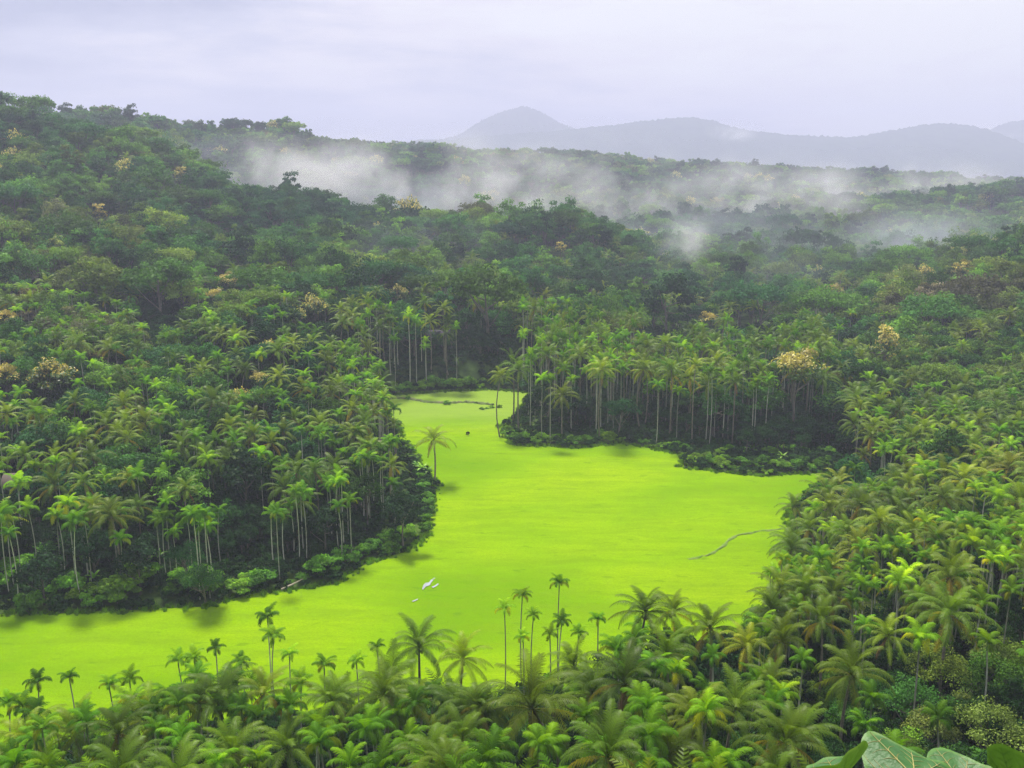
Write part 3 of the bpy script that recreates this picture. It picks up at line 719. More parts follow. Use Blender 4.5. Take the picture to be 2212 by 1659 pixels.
# scattered planting
def u_of(x, y): return (512 + 960 * x / y) / K
bands = [(40, 140, 3.9), (140, 345, 4.9), (345, 620, 7.2), (620, 1000, 9.0), (1000, 1560, 11.0)]
ENV_U = [-200, 0, 60, 180, 250, 340, 500, 560, 700, 820, 900, 980, 1060, 1100, 1180, 1270, 1330, 1400, 1500, 1600, 1650, 1690, 1745, 1800, 1900, 2212, 2500]
ENV_V = [1480, 1490, 1465, 1500, 1475, 1430, 1410, 1425, 1440, 1420, 1420, 1440, 1470, 1490, 1430, 1410, 1350, 1310, 1320, 1320, 1270, 1110, 1065, 1025, 965, 925, 900]
PEN = [P(1100, 965), P(1340, 958)]
for y0, y1, spc in bands:
    yy = y0
    while yy < y1:
        half = .60 * yy + 12
        nn = int(2 * half / spc)
        xx = -half + (np.arange(nn) + rng.uniform(0, 1, nn)) * spc
        yv = yy + rng.uniform(-.45, .45, nn) * spc
        gg = ground(xx, yv); fi = inside(xx, yv); fd = fdist(xx, yv) if yy < 345 else np.full(nn, 99.)
        for x, y, g, f_, d_ in zip(xx, yv, gg, fi, fd):
            if f_ and y > 100 or (d_ < 1.8): continue
            u = u_of(x, y)
            if 1485 < u < 1790 and 970 < proj(x, y, g)[1] < 1035: continue
            q0 = 0; q = random.random(); kind = 'broadleaf_tree'; h = random.uniform(8, 13); s = random.uniform(.7, 1.15) if y < 345 else random.choice((random.uniform(.7, 1.1), random.uniform(1.0, 1.5), random.uniform(1.2, 1.9), random.uniform(.7, 2.3)))
            if y < 150:
                _, vg, _ = proj(x, y, g)
                if u > 1840 and vg > 1500 and y < 115: kind = 'broadleaf_tree' if q < .8 else ('areca_palm' if q < .95 else 'coconut_palm')
                else: kind = 'coconut_palm' if q < (.12 if u < 750 else .20) else ('areca_palm' if q < .84 else 'broadleaf_tree')
                if kind == 'coconut_palm': h = random.uniform(9, 13)
                elif kind == 'areca_palm': h = random.uniform(9.5, 13.5)
                else: h = 6; s = random.uniform(.45, .65)
            elif y < 345:
                edge = d_ < 14
                if u > 1780 and y > 262: pc, pa = .2, .2
                elif u > 1600: pc, pa = .42, .36
                elif u > 1040: pc, pa = .34, .46
                elif u > 780 and y > 280: pc, pa = .25, .30
                elif y > 235: pc, pa = .17, .30
                else: pc, pa = .20, .42
                if d_ < 16: pc, pa = pc * 1.25, .93 - pc * 1.25
                kind = 'coconut_palm' if q < pc else ('areca_palm' if q < pc + pa else 'broadleaf_tree')
                tall = 1.0
                if 1040 < u < 1790 and y > 230: tall = 1.5
                if 780 < u < 1100 and y > 300: tall = 1.5
                if kind == 'coconut_palm': h = random.uniform(9.5, 13) * tall
                elif kind == 'areca_palm': h = random.uniform(10, 14) * tall
                else: s = random.uniform(.7, 1.25) * (1.1 if tall > 1 else 1)
                if edge and kind != 'broadleaf_tree' and not (u > 1600 and y < 240): h *= 1.12
                if u < 1010 and u > 850 and 885 < proj(x, y, g + h)[1] < 1075: continue
            elif y < 560:
                if d_ > 90: pass
                mid = 900 < u < 1900
                pc = .16 if mid else (.06 if y < 420 else .01); pa = .22 if (mid and y < 470) else (.10 if y < 400 else 0)
                kind = 'coconut_palm' if q < pc else ('areca_palm' if q < pc + pa else 'broadleaf_tree')
                if kind != 'broadleaf_tree': h = random.uniform(11, 15)
            if kind == 'areca_palm': s = random.uniform(.95, 1.4)
            if kind == 'coconut_palm': s = random.uniform(.9, 1.3)
            if y < 140 and kind != 'broadleaf_tree': s *= .80
            T.append(dict(kind=kind, x=x, y=y, h=h, s=s, hand=False, lab=None, var=None, far=y > 620))
        yy += spc
for k in range(2600):
    x, y = random.uniform(-130, 130), random.uniform(150, 335)
    if abs(x) > .56 * y or inside(x, y)[0]: continue
    d_ = float(fdist(np.array([x]), np.array([y]))[0]); u = u_of(x, y)
    if not 1.8 < d_ < 15 or random.random() > (.5 if u < 1000 else .22): continue
    if u > 1640 and y < 240 or 1485 < u < 1790 and 970 < proj(x, y, 0)[1] < 1035: continue
    tall = 1.45 if (1040 < u < 1790 and y > 230) or (780 < u < 1100 and y > 300) else 1.0
    h = random.uniform(8.5, 15) * tall
    if 850 < u < 1010 and 885 < proj(x, y, gz(x, y) + h)[1] < 1075: continue
    T.append(dict(kind='areca_palm', x=x, y=y, h=h, s=random.uniform(.8, 1.2), hand=False, lab=None, var=None, far=False))
for t_ in T:
    t_['z'] = 0.0
zz = ground(np.array([t_['x'] for t_ in T]), np.array([t_['y'] for t_ in T]))
HOUSES = [(75, 1165, 205.0), (942, 683, 352.0)]
keepT = []
hx = [(t_['x'], t_['y'], 3.2 if t_['kind'] in ('coconut_palm', 'areca_palm') else 4.0) for t_ in T if t_['hand']]
HX = np.array(hx)
HB = []
for t_ in T:
    if t_['hand']:
        rr_ = {'coconut_palm': 3.6, 'areca_palm': 1.8}.get(t_['kind'], 4.7) * t_['s']
        hz_ = gz(t_['x'], t_['y']) + t_['h']; uu, vv, dp = proj(t_['x'], t_['y'], hz_)
        HB.append((uu, vv, rr_ * 2125 / dp, t_['y']))
HB = np.array(HB)
for t_, z in zip(T, zz):
    t_['z'] = float(z)
    kd = t_['kind']
    t_['R'] = {'coconut_palm': 3.4, 'areca_palm': 1.5}.get(kd, 4.7) * t_['s']
    t_['cz'] = t_['z'] + (t_['h'] if kd in ('coconut_palm', 'areca_palm') or t_['hand'] else 7.0 * t_['s'])
    t_['top'] = t_['cz'] + {'coconut_palm': 2.6 * t_['s'], 'areca_palm': 1.1 * t_['s']}.get(kd, 4.2 * t_['s'])
    if not t_['hand']:
        u, v, d_ = proj(t_['x'], t_['y'], t_['top'])
        t_['u'], t_['v'] = u, v
        if t_['y'] < 150 and u < 1880 and v < np.interp(u, ENV_U, ENV_V) + (25 if u < 1700 else 0): continue
        if t_['y'] < 165 and u >= 1650 and v < np.interp(u, ENV_U, ENV_V): continue
        if t_['y'] < 260 and 1640 < u < 1850 and v < np.interp(u, ENV_U, ENV_V) and t_['y'] < P(1700, 1030)[1]: continue
        if t_['y'] < 45 or (t_['y'] < 62 and v < 1560): continue
        dd_ = np.hypot(HX[:, 0] - t_['x'], HX[:, 1] - t_['y'])
        lim = 2.0 if kd in ('coconut_palm', 'areca_palm') else 3.4
        if t_['y'] < 345 and (dd_ < lim).any(): continue
        uu, vv, dp = proj(t_['x'], t_['y'], t_['cz']); rp = t_['R'] * 2125 / dp
        bad = bool(((np.hypot(HB[:, 0] - uu, HB[:, 1] - vv) < HB[:, 2] * .8 + rp * .55) & (HB[:, 3] > t_['y'] - 1) & (HB[:, 3] < t_['y'] + 90) & (t_['y'] > 140)).any())
        for hu, hv, hy in HOUSES:
            uu, vv, dp = proj(t_['x'], t_['y'], t_['cz'])
            rp = t_['R'] * 2125 / dp
            if t_['y'] < hy + 4 and t_['y'] > 140 and abs(uu - hu) < (rp * .8 + 22 if hy < 300 else 12) and vv + rp * (1.0) > hv - 12 and vv - rp < hv + 25: bad = True
            if abs(t_['y'] - hy) < 7 and abs(t_['x'] - (ray(hu, hv)[0] / ray(hu, hv)[1] * hy)) < 7: bad = True
        if bad: continue
        # keep hand-placed outliers readable: nothing scattered right in front of them
    keepT.append(t_)
T = keepT

# visibility: a coarse depth buffer of crowns decides which trees show largest
W_, H_ = 1106, 830
zb = np.full((H_, W_), 1e9); ib = np.full((H_, W_), -1, int)
order = sorted(range(len(T)), key=lambda k: T[k]['y'])
for k in order:
    t_ = T[k]
    u, v, dp = proj(t_['x'], t_['y'], t_['cz']); t_['u'], t_['v'] = u, v
    rp = max(t_['R'] * 2125 / dp / 2 * .85, .8); cx_, cy_ = u / 2, v / 2
    asp = .75 if t_['kind'] in ('coconut_palm', 'areca_palm') else .8
    x0, x1 = int(max(0, cx_ - rp)), int(min(W_, cx_ + rp + 1)); y0, y1 = int(max(0, cy_ - rp * asp)), int(min(H_, cy_ + rp * asp + 1))
    t_['vis'] = 0
    if x0 >= x1 or y0 >= y1: continue
    gx_, gy_ = np.meshgrid(np.arange(x0, x1) + .5, np.arange(y0, y1) + .5)
    m = ((gx_ - cx_) ** 2 + ((gy_ - cy_) / asp) ** 2) < rp * rp
    sub = ib[y0:y1, x0:x1]
    free = m & (sub < 0)
    sub[free] = k
    t_['vis'] = int(free.sum())
for t_ in T: t_.setdefault('vis', 0)
sel = {}
for kd, cap in (('coconut_palm', 300), ('areca_palm', 300), ('broadleaf_tree', 300), ('flowering_tree', 60), ('dark_tree', 60)):
    c = [k for k in range(len(T)) if T[k]['kind'] == kd and (T[k]['vis'] > 12 or T[k]['hand'])]
    c.sort(key=lambda k: (-T[k]['hand'], -T[k]['vis']))
    for k in c[:cap]: sel[k] = True
print('trees', len(T), 'individual', len(sel))

# ------------------------------------------------------------------ labels
LM = [("the white puddle", 925, 1262), ("the lone field palm", 935, 980), ("the cream-blossomed tree", 1720, 800), ("the twin rust-gold crowns", 480, 625), ("the palm peninsula tip", 1090, 900),
      ("the dark hilltop tree", 450, 345), ("the curved field bank", 1580, 1170), ("the big foreground leaves", 1990, 1600), ("the grey hut", 75, 1160), ("the tallest slim areca", 1208, 1270),
      ("the stacked areca pair", 583, 1355), ("the far hedge bank", 950, 868), ("the scrubby field point", 1500, 1010), ("the pale fallen log", 630, 1265), ("the dark domed tree", 1437, 685), ("the bottom-centre dark palm", 1150, 1540),
      ("the golden crown at the left edge", 12, 815), ("the wide golden-fronded palm", 2050, 1330), ("the bottom left corner", 20, 1640), ("the bottom right corner", 2200, 1640), ("the top of the right slope", 2180, 560),
      ("the wood's front palm with yellow skirt", 400, 1060), ("the flat-topped green tree", 1050, 690), ("the bottom edge's middle left", 600, 1640), ("the field's right corner", 1790, 1020), ("the right edge's middle", 2190, 950), ("the left edge's ridge end", 20, 260),
      ("the wood's right corner", 880, 1140), ("the round dark crest tree", 1137, 480), ("the wind-swept palm", 1395, 1325)]
ORD = ['nearest', 'second', 'third', 'fourth', 'fifth', 'sixth', 'seventh', 'eighth', 'ninth', 'tenth', 'eleventh', 'twelfth', 'thirteenth', 'fourteenth', 'fifteenth', 'sixteenth', 'seventeenth', 'eighteenth', 'nineteenth', 'twentieth', 'twenty-first', 'twenty-second', 'twenty-third', 'twenty-fourth', 'twenty-fifth', 'twenty-sixth', 'twenty-seventh', 'twenty-eighth']
cellmap = {}
NAMEOF = {'coconut_palm': 'coconut palm', 'areca_palm': 'slim areca palm', 'broadleaf_tree': 'leafy broadleaf tree', 'flowering_tree': 'golden-topped tree', 'dark_tree': 'dark green tree', 'shrub': 'low bush', 'banana_plant': 'banana plant'}
def side_of(du, dv):
    if abs(du) > abs(dv) * 1.2: return 'right of' if du > 0 else 'left of'
    return 'below' if dv > 0 else 'above'
def assign_labels(items):
    for t_ in items:
        best = min(LM, key=lambda l: (l[1] - t_['u']) ** 2 + (l[2] - t_['v']) ** 2)
        du, dv = t_['u'] - best[1], t_['v'] - best[2]
        cellmap.setdefault((t_['kind'], best[0], side_of(du, dv)), []).append((du * du + dv * dv, id(t_), t_))
def finish_labels():
    for (kd, lm, sd_), lst in cellmap.items():
        lst.sort(key=lambda a: (a[0], a[1]))
        rank = 0
        for _, _, t_ in lst:
            if t_.get('lab'): continue
            o_ = ORD[min(rank, len(ORD) - 1)]; rank += 1
            o_ = 'the nearest' if o_ == 'nearest' else o_ + ' nearest'
            t_['lab'] = f"{NAMEOF[kd]}, {o_} {sd_} {lm}"
GROUP = {'coconut_palm': 'coconut palms', 'areca_palm': 'areca palms', 'broadleaf_tree': 'broadleaf trees', 'flowering_tree': 'golden-topped trees', 'dark_tree': 'dark trees', 'shrub': 'bushes along the field edge', 'banana_plant': 'banana plants'}
CAT = {'coconut_palm': 'palm', 'areca_palm': 'areca palm', 'broadleaf_tree': 'tree', 'flowering_tree': 'flowering tree', 'dark_tree': 'dark tree', 'shrub': 'bush', 'banana_plant': 'banana plant'}

def root(t_, kd):
    o = bpy.data.objects.new(kd, None); COL.objects.link(o)
    o.location = (t_['x'], t_['y'], t_['z']); o.rotation_euler = (0, 0, random.uniform(0, 6.28)); o.empty_display_size = .5
    o['label'] = t_['lab']; o['category'] = CAT[kd]; o['group'] = GROUP[kd]
    return o
def part(name, me, par, loc=(0, 0, 0), s=(1, 1, 1), rot=None):
    o = bpy.data.objects.new(name, me); COL.objects.link(o); o.parent = par; o.location = loc; o.scale = s
    if rot: o.rotation_euler = rot
    return o
selT = [T[k] for k in sel]

# shrubs and bananas at the field edges
EX = []
def ex(kd, u, v, s, lab=None, var=None):
    x, y = P(u, v, .3); EX.append(dict(kind=kd, x=x, y=y, z=gz(x, y), s=s, u=u, v=v - 10, lab=lab, var=var, h=0))
r_ = random.Random(3)
def along(pts, n, jit, smin, smax):
    pts = np.array(pts, float); seg = np.concatenate([[0], np.cumsum(np.hypot(*np.diff(pts, axis=0).T))])
    for k in range(n):
        q = (k + r_.random()) / n * seg[-1]
        ex('shrub', np.interp(q, seg, pts[:, 0]) + r_.uniform(-4, 4), np.interp(q, seg, pts[:, 1]) + r_.uniform(-jit, 1), r_.uniform(smin, smax))
along([(-20, 1326), (250, 1316), (440, 1306), (560, 1276)], 16, 70, .6, 2.4)
along([(560, 1276), (720, 1256), (800, 1208), (880, 1186), (912, 1160)], 14, 30, .5, 1.8)
along([(915, 1160), (925, 1090), (905, 1010), (875, 960), (850, 905)], 16, 8, .8, 1.3)
along([(836, 852), (940, 844), (1060, 840)], 16, 5, .9, 1.8)
along([(1085, 935), (1110, 958), (1250, 964), (1340, 956)], 18, 8, .7, 1.5)
along([(1340, 954), (1480, 978)], 10, 8, .5, 1.0)
along([(1480, 1008), (1560, 1018), (1640, 1027), (1790, 1016)], 34, 22, .6, 1.25)
along([(1560, 985), (1800, 985)], 16, 8, .6, 1.2)
along([(1790, 1025), (1765, 1055), (1710, 1105)], 8, 4, .6, 1.0)
ex('shrub', 966, 873, .75, 'small round bush on the far bank across the field'); ex('shrub', 882, 862, .6, 'low bush at the left end of the far bank')
ex('shrub', 1041, 884, .6); ex('shrub', 1062, 881, .6); ex('shrub', 1078, 880, .6); ex('shrub', 1052, 883, .45)
for u, v in [(60, 1215), (115, 1200), (95, 1230), (205, 1270), (345, 1230), (140, 1215), (320, 1245), (925, 1030), (912, 1028), (180, 1240), (40, 1245), (430, 1290), (1690, 1000), (1625, 985), (900, 1020), (75, 1205)]:
    ex('banana_plant', u, v, r_.uniform(.8, 1.2))
assign_labels(selT + EX); finish_labels()

vr = random.Random(9)
for t_ in selT:
    kd = t_['kind']; o = root(t_, kd); s = t_['s']
    dp = t_['y']
    lod = 0 if dp < 175 else 1
    if kd == 'coconut_palm':
        i_ = vr.randrange(4); v_ = vr.randrange(len(coco_c[lod]))
        tr_ = part('trunk', coco_t[i_], o, s=(s * 1.0, s * 1.0, t_['h'] / 10))
        part('crown', coco_c[lod][v_], o, (0, 0, t_['h']), (s, s, s * vr.uniform(.9, 1.1)), (vr.uniform(-.12, .12), vr.uniform(-.12, .12), vr.uniform(0, 6)))
        if dp < 260: part('coconut_bunch', nut_m, o, (0, 0, t_['h']), (s, s, s))
        if dp < 260 and vr.random() < .6: part('dry_frond', dry_m[vr.randrange(3)], o, (0, 0, t_['h'] - .1), (s, s, s), (0, 0, vr.uniform(0, 6)))
    elif kd == 'areca_palm':
        part('trunk', areca_t[vr.randrange(4)], o, s=(1, 1, (t_['h'] - .8 * s) / 10))
        part('crown', areca_c[lod][vr.randrange(len(areca_c[lod]))], o, (0, 0, t_['h']), (s, s, s), (vr.uniform(-.15, .15), vr.uniform(-.15, .15), vr.uniform(0, 6)))
        if dp < 330: part('crownshaft', areca_s, o, (0, 0, t_['h']), (s, s, s))
    else:
        if kd == 'broadleaf_tree':
            pl = broad_p[lod]; k_ = t_['var'] if t_['var'] is not None else vr.randrange(len(pl)); a, b = pl[k_ % len(pl)]
        elif kd == 'flowering_tree': a, b = gold_p[t_['var'] or 0]
        else: a, b = dark_p[t_['var'] or 0]
        ex_ = max(-1.0, t_['h'] - 7 * s) if t_['hand'] else 0.0
        part('trunk', a, o, s=(s, s, s * (7 * s + ex_) / (7 * s))); part('crown', b, o, (0, 0, ex_), (s, s, s))
for t_ in EX:
    kd = t_['kind']; o = root(t_, kd); s = t_['s']
    if kd == 'shrub':
        a, b = shrub_p[vr.randrange(4) if t_['y'] < 230 else 2 + vr.randrange(2)]
        part('stem', a, o, s=(s, s, s * vr.uniform(.7, 1))); part('foliage', b, o, s=(s, s, s * vr.uniform(.7, 1)))
    else:
        a, b = ban_p[vr.randrange(3)]
        part('stem', a, o, s=(s, s, s)); part('foliage', b, o, s=(s, s, s))

# the rest, which nobody could count
for nm, kd, key, lab in (('coconut_grove', 'coconut_palm', 'c', 'remaining coconut palms massed through the valley woods'), ('areca_grove', 'areca_palm', 'a', 'remaining slim areca palms massed through the valley woods'),
                         ('forest', 'broadleaf_tree', 'b', 'dense mixed forest covering the slopes and ridges')):
    pts, idx, scl, rot = [], [], [], []
    for k, t_ in enumerate(T):
        if t_['kind'] != kd or k in sel: continue
        s = t_['s']
        if kd == 'broadleaf_tree':
            q = vr.random(); n = 8
            if q < .012: i_ = 8
            elif q < .10: i_ = 9
            elif q < .16: i_ = 10
            else: i_ = vr.randrange(5) if t_['y'] < 620 else (5 + vr.randrange(3) if t_['y'] > 900 else vr.randrange(8))
            if t_['y'] > 620: s *= 1.12
            if t_['y'] > 1000: s = min(s * 1.2, 1.9)
            sz = s * vr.uniform(.85, 1.3)
            scl.append((s, s, sz))
        else:
            i_ = vr.randrange(4); scl.append((s, s, t_['h'] / 12.5))
        pts.append((t_['x'], t_['y'], t_['z'])); idx.append(i_); rot.append(vr.uniform(0, 6.28))
    mass_object(nm, lab, mass[key], pts, idx, scl, rot)
# undergrowth on the wood floor near the edges
up, ui, us, ur = [], [], [], []
xx = rng.uniform(-150, 170, 60000); yv = rng.uniform(20, 350, 60000)
fi = inside(xx, yv); fd = fdist(xx, yv); gg = ground(xx, yv)
ok = (~(fi & (yv > 100))) & (np.abs(xx) < yv * .62 + 8) & (fd > .1)
for x, y, z, d_ in zip(xx[ok], yv[ok], gg[ok], fd[ok]):
    if d_ > 30 and rng.random() < .6: continue
    if d_ < 9 and rng.random() < .5: continue
    up.append((x, y, z)); ui.append(int(rng.integers(0, 2))); s = rng.uniform(.3, .9); us.append((s, s, s)); ur.append(rng.uniform(0, 6.28))
xx = rng.uniform(-260, 260, 26000); yv = rng.uniform(60, 420, 26000)
fi = inside(xx, yv); fd = fdist(xx, yv); gg = ground(xx, yv)
ok = (~(fi & (yv > 100))) & (np.abs(xx) < yv * .58 + 8) & (fd > 15)
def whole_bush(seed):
    mb = MB(); broad_parts(RR(seed), 2, 'bush', h=2.6, rad=1.7, leafmul=.55, tint_fn=tint_young, mb=mb, mis=(1, 0)); return mb.mesh('bush_mass', [M_under_shade, M_bark])
up2, ui2, us2, ur2 = [], [], [], []
for x, y, z, d_ in zip(xx[ok], yv[ok], gg[ok], fd[ok]):
    if y < 135 and rng.random() < .5: continue
    if any(abs(y - hy) < 9 and abs(x - (ray(hu, hv)[0] / ray(hu, hv)[1] * hy)) < 8 for hu, hv, hy in HOUSES): continue
    up2.append((x, y, z)); ui2.append(int(rng.integers(0, 3))); s = rng.uniform(.3, .62); us2.append((s, s, s * 1.15)); ur2.append(rng.uniform(0, 6.28))
mass_object('understory', 'lower leafy trees filling the gaps between the palms', [whole_broad(780 + k, s_, M_under_shade, 1) for k, s_ in enumerate(['dome', 'tall', 'airy'])], up2, ui2, us2, ur2)
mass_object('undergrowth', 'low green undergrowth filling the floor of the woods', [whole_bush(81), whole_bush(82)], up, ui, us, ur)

tp, ti, ts, tr_ = [], [], [], []
xx = rng.uniform(-110, 110, 90000); yv = rng.uniform(118, 340, 90000)
fi = inside(xx, yv); fd = fdist(xx, yv)
for x, y, f_, d_ in zip(xx, yv, fi, fd):
    if (d_ < .9) or (f_ and d_ < 1.8 and rng.random() < .3):
        tp.append((x, y, .22)); ti.append(int(rng.integers(0, 2))); s = rng.uniform(.10, .34) * (1 if d_ < 3 else .6); ts.append((s * 1.4, s * 1.4, s)); tr_.append(rng.uniform(0, 6.28))
def tuft(seed):
    mb = MB(); r = RR(seed)
    for k in range(70):
        a = r.uniform(0, 6.28); rr = r.uniform(0, 1.3); b = np.array([cos(a) * rr, sin(a) * rr, 0]); tip = b + np.array([r.normal(0, .6), r.normal(0, .6), r.uniform(1.2, 3.0)])
        sd_ = np.array([cos(a + 1.5), sin(a + 1.5), 0]) * .16
        mb.add([b - sd_, b + sd_, (b + tip) / 2 + sd_ * .8, tip, (b + tip) / 2 - sd_ * .8], [[0, 1, 2, 4], [4, 2, 3, 3]], np.ones(3) * r.uniform(.7, 1.3))
    return mb.mesh('tuft_mass', [M_tuft])
M_tuft = leaf_mat('grass_tuft', [(0, (.08, .20, .01)), (.5, (.15, .30, .01)), (1, (.25, .40, .01))], spec=.1, rough=.7)
mass_object('grass', 'rough grass and weeds along the margin of the rice field', [tuft(91), tuft(92)], tp, ti, ts, tr_)

# ------------------------------------------------------------------ single things
def box(mb, x0, x1, y0, y1, z0, z1, mi=0):
    V = [(x, y, z) for z in (z0, z1) for x, y in ((x0, y0), (x1, y0), (x1, y1), (x0, y1))]
    mb.add(V, [[0, 3, 2, 1], [4, 5, 6, 7], [0, 1, 5, 4], [1, 2, 6, 5], [2, 3, 7, 6], [3, 0, 4, 7]], (1, 1, 1), mi)
M_wall = plain('plaster', (.42, .41, .44), .9, .1, .9, (.30, .29, .31)); M_roof = plain('roof_tile', (.20, .15, .13), .8, .1, 1.5, (.13, .12, .10)); M_void = plain('dark_opening', (.03, .03, .03)); M_wood = plain('door_wood', (.16, .10, .06))
M_proof = plain('roof_sheet', (.10, .085, .12), .9, .02, 1.2, (.07, .06, .085))
def house(u, v, Yh, W, D, Hh, roofm, lab):
    x = ray(u, v)[0] / ray(u, v)[1] * Yh; z = gz(x, Yh)
    o = bpy.data.objects.new('house', None); COL.objects.link(o); o.location = (x, Yh, z); o.rotation_euler = (0, 0, .15); o['label'] = lab; o['category'] = 'house'
    mb = MB(); t = .2   # walls with real openings: a window left, a door right
    box(mb, -W/2, -W/2 + t, -D/2, D/2, -.6, Hh); box(mb, W/2 - t, W/2, -D/2, D/2, -.6, Hh); box(mb, -W/2 + t, W/2 - t, D/2 - t, D/2, -.6, Hh)
    y0, y1 = -D/2, -D/2 + t
    box(mb, -W/2 + t, -W*.32, y0, y1, -.6, Hh); box(mb, -W*.32, -W*.10, y0, y1, -.6, 1.0); box(mb, -W*.32, -W*.10, y0, y1, 2.1, Hh)
    box(mb, -W*.10, W*.12, y0, y1, -.6, Hh); box(mb, W*.12, W*.30, y0, y1, 2.1, Hh); box(mb, W*.30, W/2 - t, y0, y1, -.6, Hh)
    part('wall', mb.mesh('wall', [M_wall]), o)
    mb = MB(); box(mb, W*.12 + .05, W*.30 - .05, y0 + .08, y0 + .13, 0, 2.08); part('door', mb.mesh('door', [M_wood]), o)
    mb = MB(); box(mb, -W*.32, -W*.10, y0 + .12, y0 + .14, 1.0, 2.1); wn_ = part('window', mb.mesh('window', [M_void]), o)
    mb = MB(); box(mb, -W*.32, -W*.10, y0 + .04, y0 + .09, 1.0, 1.07); box(mb, -W*.32, -W*.10, y0 + .04, y0 + .09, 2.03, 2.1); box(mb, -W*.215, -W*.205, y0 + .04, y0 + .09, 1.07, 2.03); part('frame', mb.mesh('frame', [M_wood]), wn_)
    mb = MB(); e = .6; rh = Hh + 1.5
    V = [(-W/2 - e, -D/2 - e, Hh - .25), (W/2 + e, -D/2 - e, Hh - .25), (W/2 + e, 0, rh), (-W/2 - e, 0, rh), (-W/2 - e, D/2 + e, Hh - .25), (W/2 + e, D/2 + e, Hh - .25)]
    V2 = [(a, b, c + .12) for a, b, c in V]
    mb.add(V + V2, [[0, 3, 2, 1], [3, 4, 5, 2], [6, 7, 8, 9], [9, 8, 11, 10], [0, 1, 7, 6], [4, 10, 11, 5], [0, 6, 9, 3], [3, 9, 10, 4], [1, 2, 8, 7], [2, 5, 11, 8]])
    part('roof', mb.mesh('roof', [roofm]), o)
house(75, 1165, 205, 8.5, 6, 3.0, M_roof, 'grey plastered hut half hidden in the left wood behind banana plants')
house(942, 683, 352, 9, 6, 3.2, M_proof, 'small house with pale violet roof glimpsed among trees above the far field')
# pale fallen log
x0, y0 = P(608, 1275, .4); x1, y1 = P(654, 1254, 1.2)
mb = MB(); mb.tube([(0, 0, .35), ((x1 - x0) * .5, (y1 - y0) * .5, .75), (x1 - x0, y1 - y0, 1.3)], [.22, .17, .09], 8)
M_pale = plain('bleached_wood', (.55, .48, .36), .8, .1, 2, (.40, .33, .24))
o = obj('log', mb.mesh('log', [M_pale], True), label='pale fallen log lying at the foot of the left wood', category='log'); o.location = (x0, y0, .2)
# near-black bush alone in the field
x0, y0 = P(1011, 941, .3)
bt = broad_parts(RR(92), 1, 'bush', h=1.35, rad=.55, leafmul=.45)
M_black = leaf_mat('blackish_leaf', [(0, (.006, .012, .006)), (1, (.008, .014, .007))], trans=.05, spec=.1)
o = bpy.data.objects.new('shrub', None); COL.objects.link(o); o.location = (x0, y0, .25); o['label'] = 'tiny near-black bush alone in the bright field right of the lone palm'; o['category'] = 'bush'
part('stem', bt[0].mesh('stem', [M_bark]), o); part('foliage', bt[1].mesh('foliage', [M_black]), o)
# thin little tree at the scrubby point
x0, y0 = P(1476, 1008, .3)
bt = broad_parts(RR(93), 1, 'dome', h=3.6, rad=.8, leafmul=.5)
o = bpy.data.objects.new('young_tree', None); COL.objects.link(o); o.location = (x0, y0, .2); o['label'] = 'thin young tree with a small dark head at the tip of the scrubby point'; o['category'] = 'sapling'
part('trunk', bt[0].mesh('trunk', [M_bark]), o); part('crown', bt[1].mesh('crown', [M_dark]), o)

# ------------------------------------------------------------------ big-leaved plant beside the camera
def bigleaf_mat():
    m, t, out = new_mat('big_leaf')
    tc = N(t, 'ShaderNodeTexCoord'); at = N(t, 'ShaderNodeAttribute', attribute_name='tint')
    n = noise(t, tc.outputs['Object'], 9, 5, .6); n2 = noise(t, tc.outputs['Object'], 45, 3, .6)
    c = ramp(t, n.outputs[0], [(.3, (.04, .13, .03)), (.55, (.06, .17, .04)), (.75, (.13, .24, .10))])
    c = mixc(t, maprange(t, n2.outputs[0], .62, .72, 0, .5), c, (.06, .12, .05))
    c = mixc(t, 1.0, c, at.outputs['Color'], 'MULTIPLY')
    ge = N(t, 'ShaderNodeNewGeometry')
    c = mixc(t, mth(t, 'MULTIPLY', ge.outputs['Backfacing'], .5), c, (.12, .19, .03))
    p = N(t, 'ShaderNodeBsdfPrincipled'); L(t, c, p.inputs['Base Color']); p.inputs['Roughness'].default_value = .45; p.inputs['Specular IOR Level'].default_value = .3
    bp = N(t, 'ShaderNodeBump'); bp.inputs['Strength'].default_value = .35; bp.inputs['Distance'].default_value = .01; L(t, n2.outputs[0], bp.inputs['Height']); L(t, bp.outputs[0], p.inputs['Normal'])
    tr = N(t, 'ShaderNodeBsdfTranslucent'); L(t, mixc(t, 1.0, c, (1.3, 1.4, .4), 'MULTIPLY'), tr.inputs[0])
    mx = N(t, 'ShaderNodeMixShader'); mx.inputs[0].default_value = .25
    L(t, p.outputs[0], mx.inputs[1]); L(t, tr.outputs[0], mx.inputs[2]); L(t, mx.outputs[0], out.inputs[0]); return m
M_big = bigleaf_mat(); M_vein = plain('leaf_vein', (.42, .42, .16), .5, .3, 20, (.36, .30, .08)); M_pet = plain('leaf_stalk', (.45, .26, .06), .5, .3, 20, (.35, .30, .08))
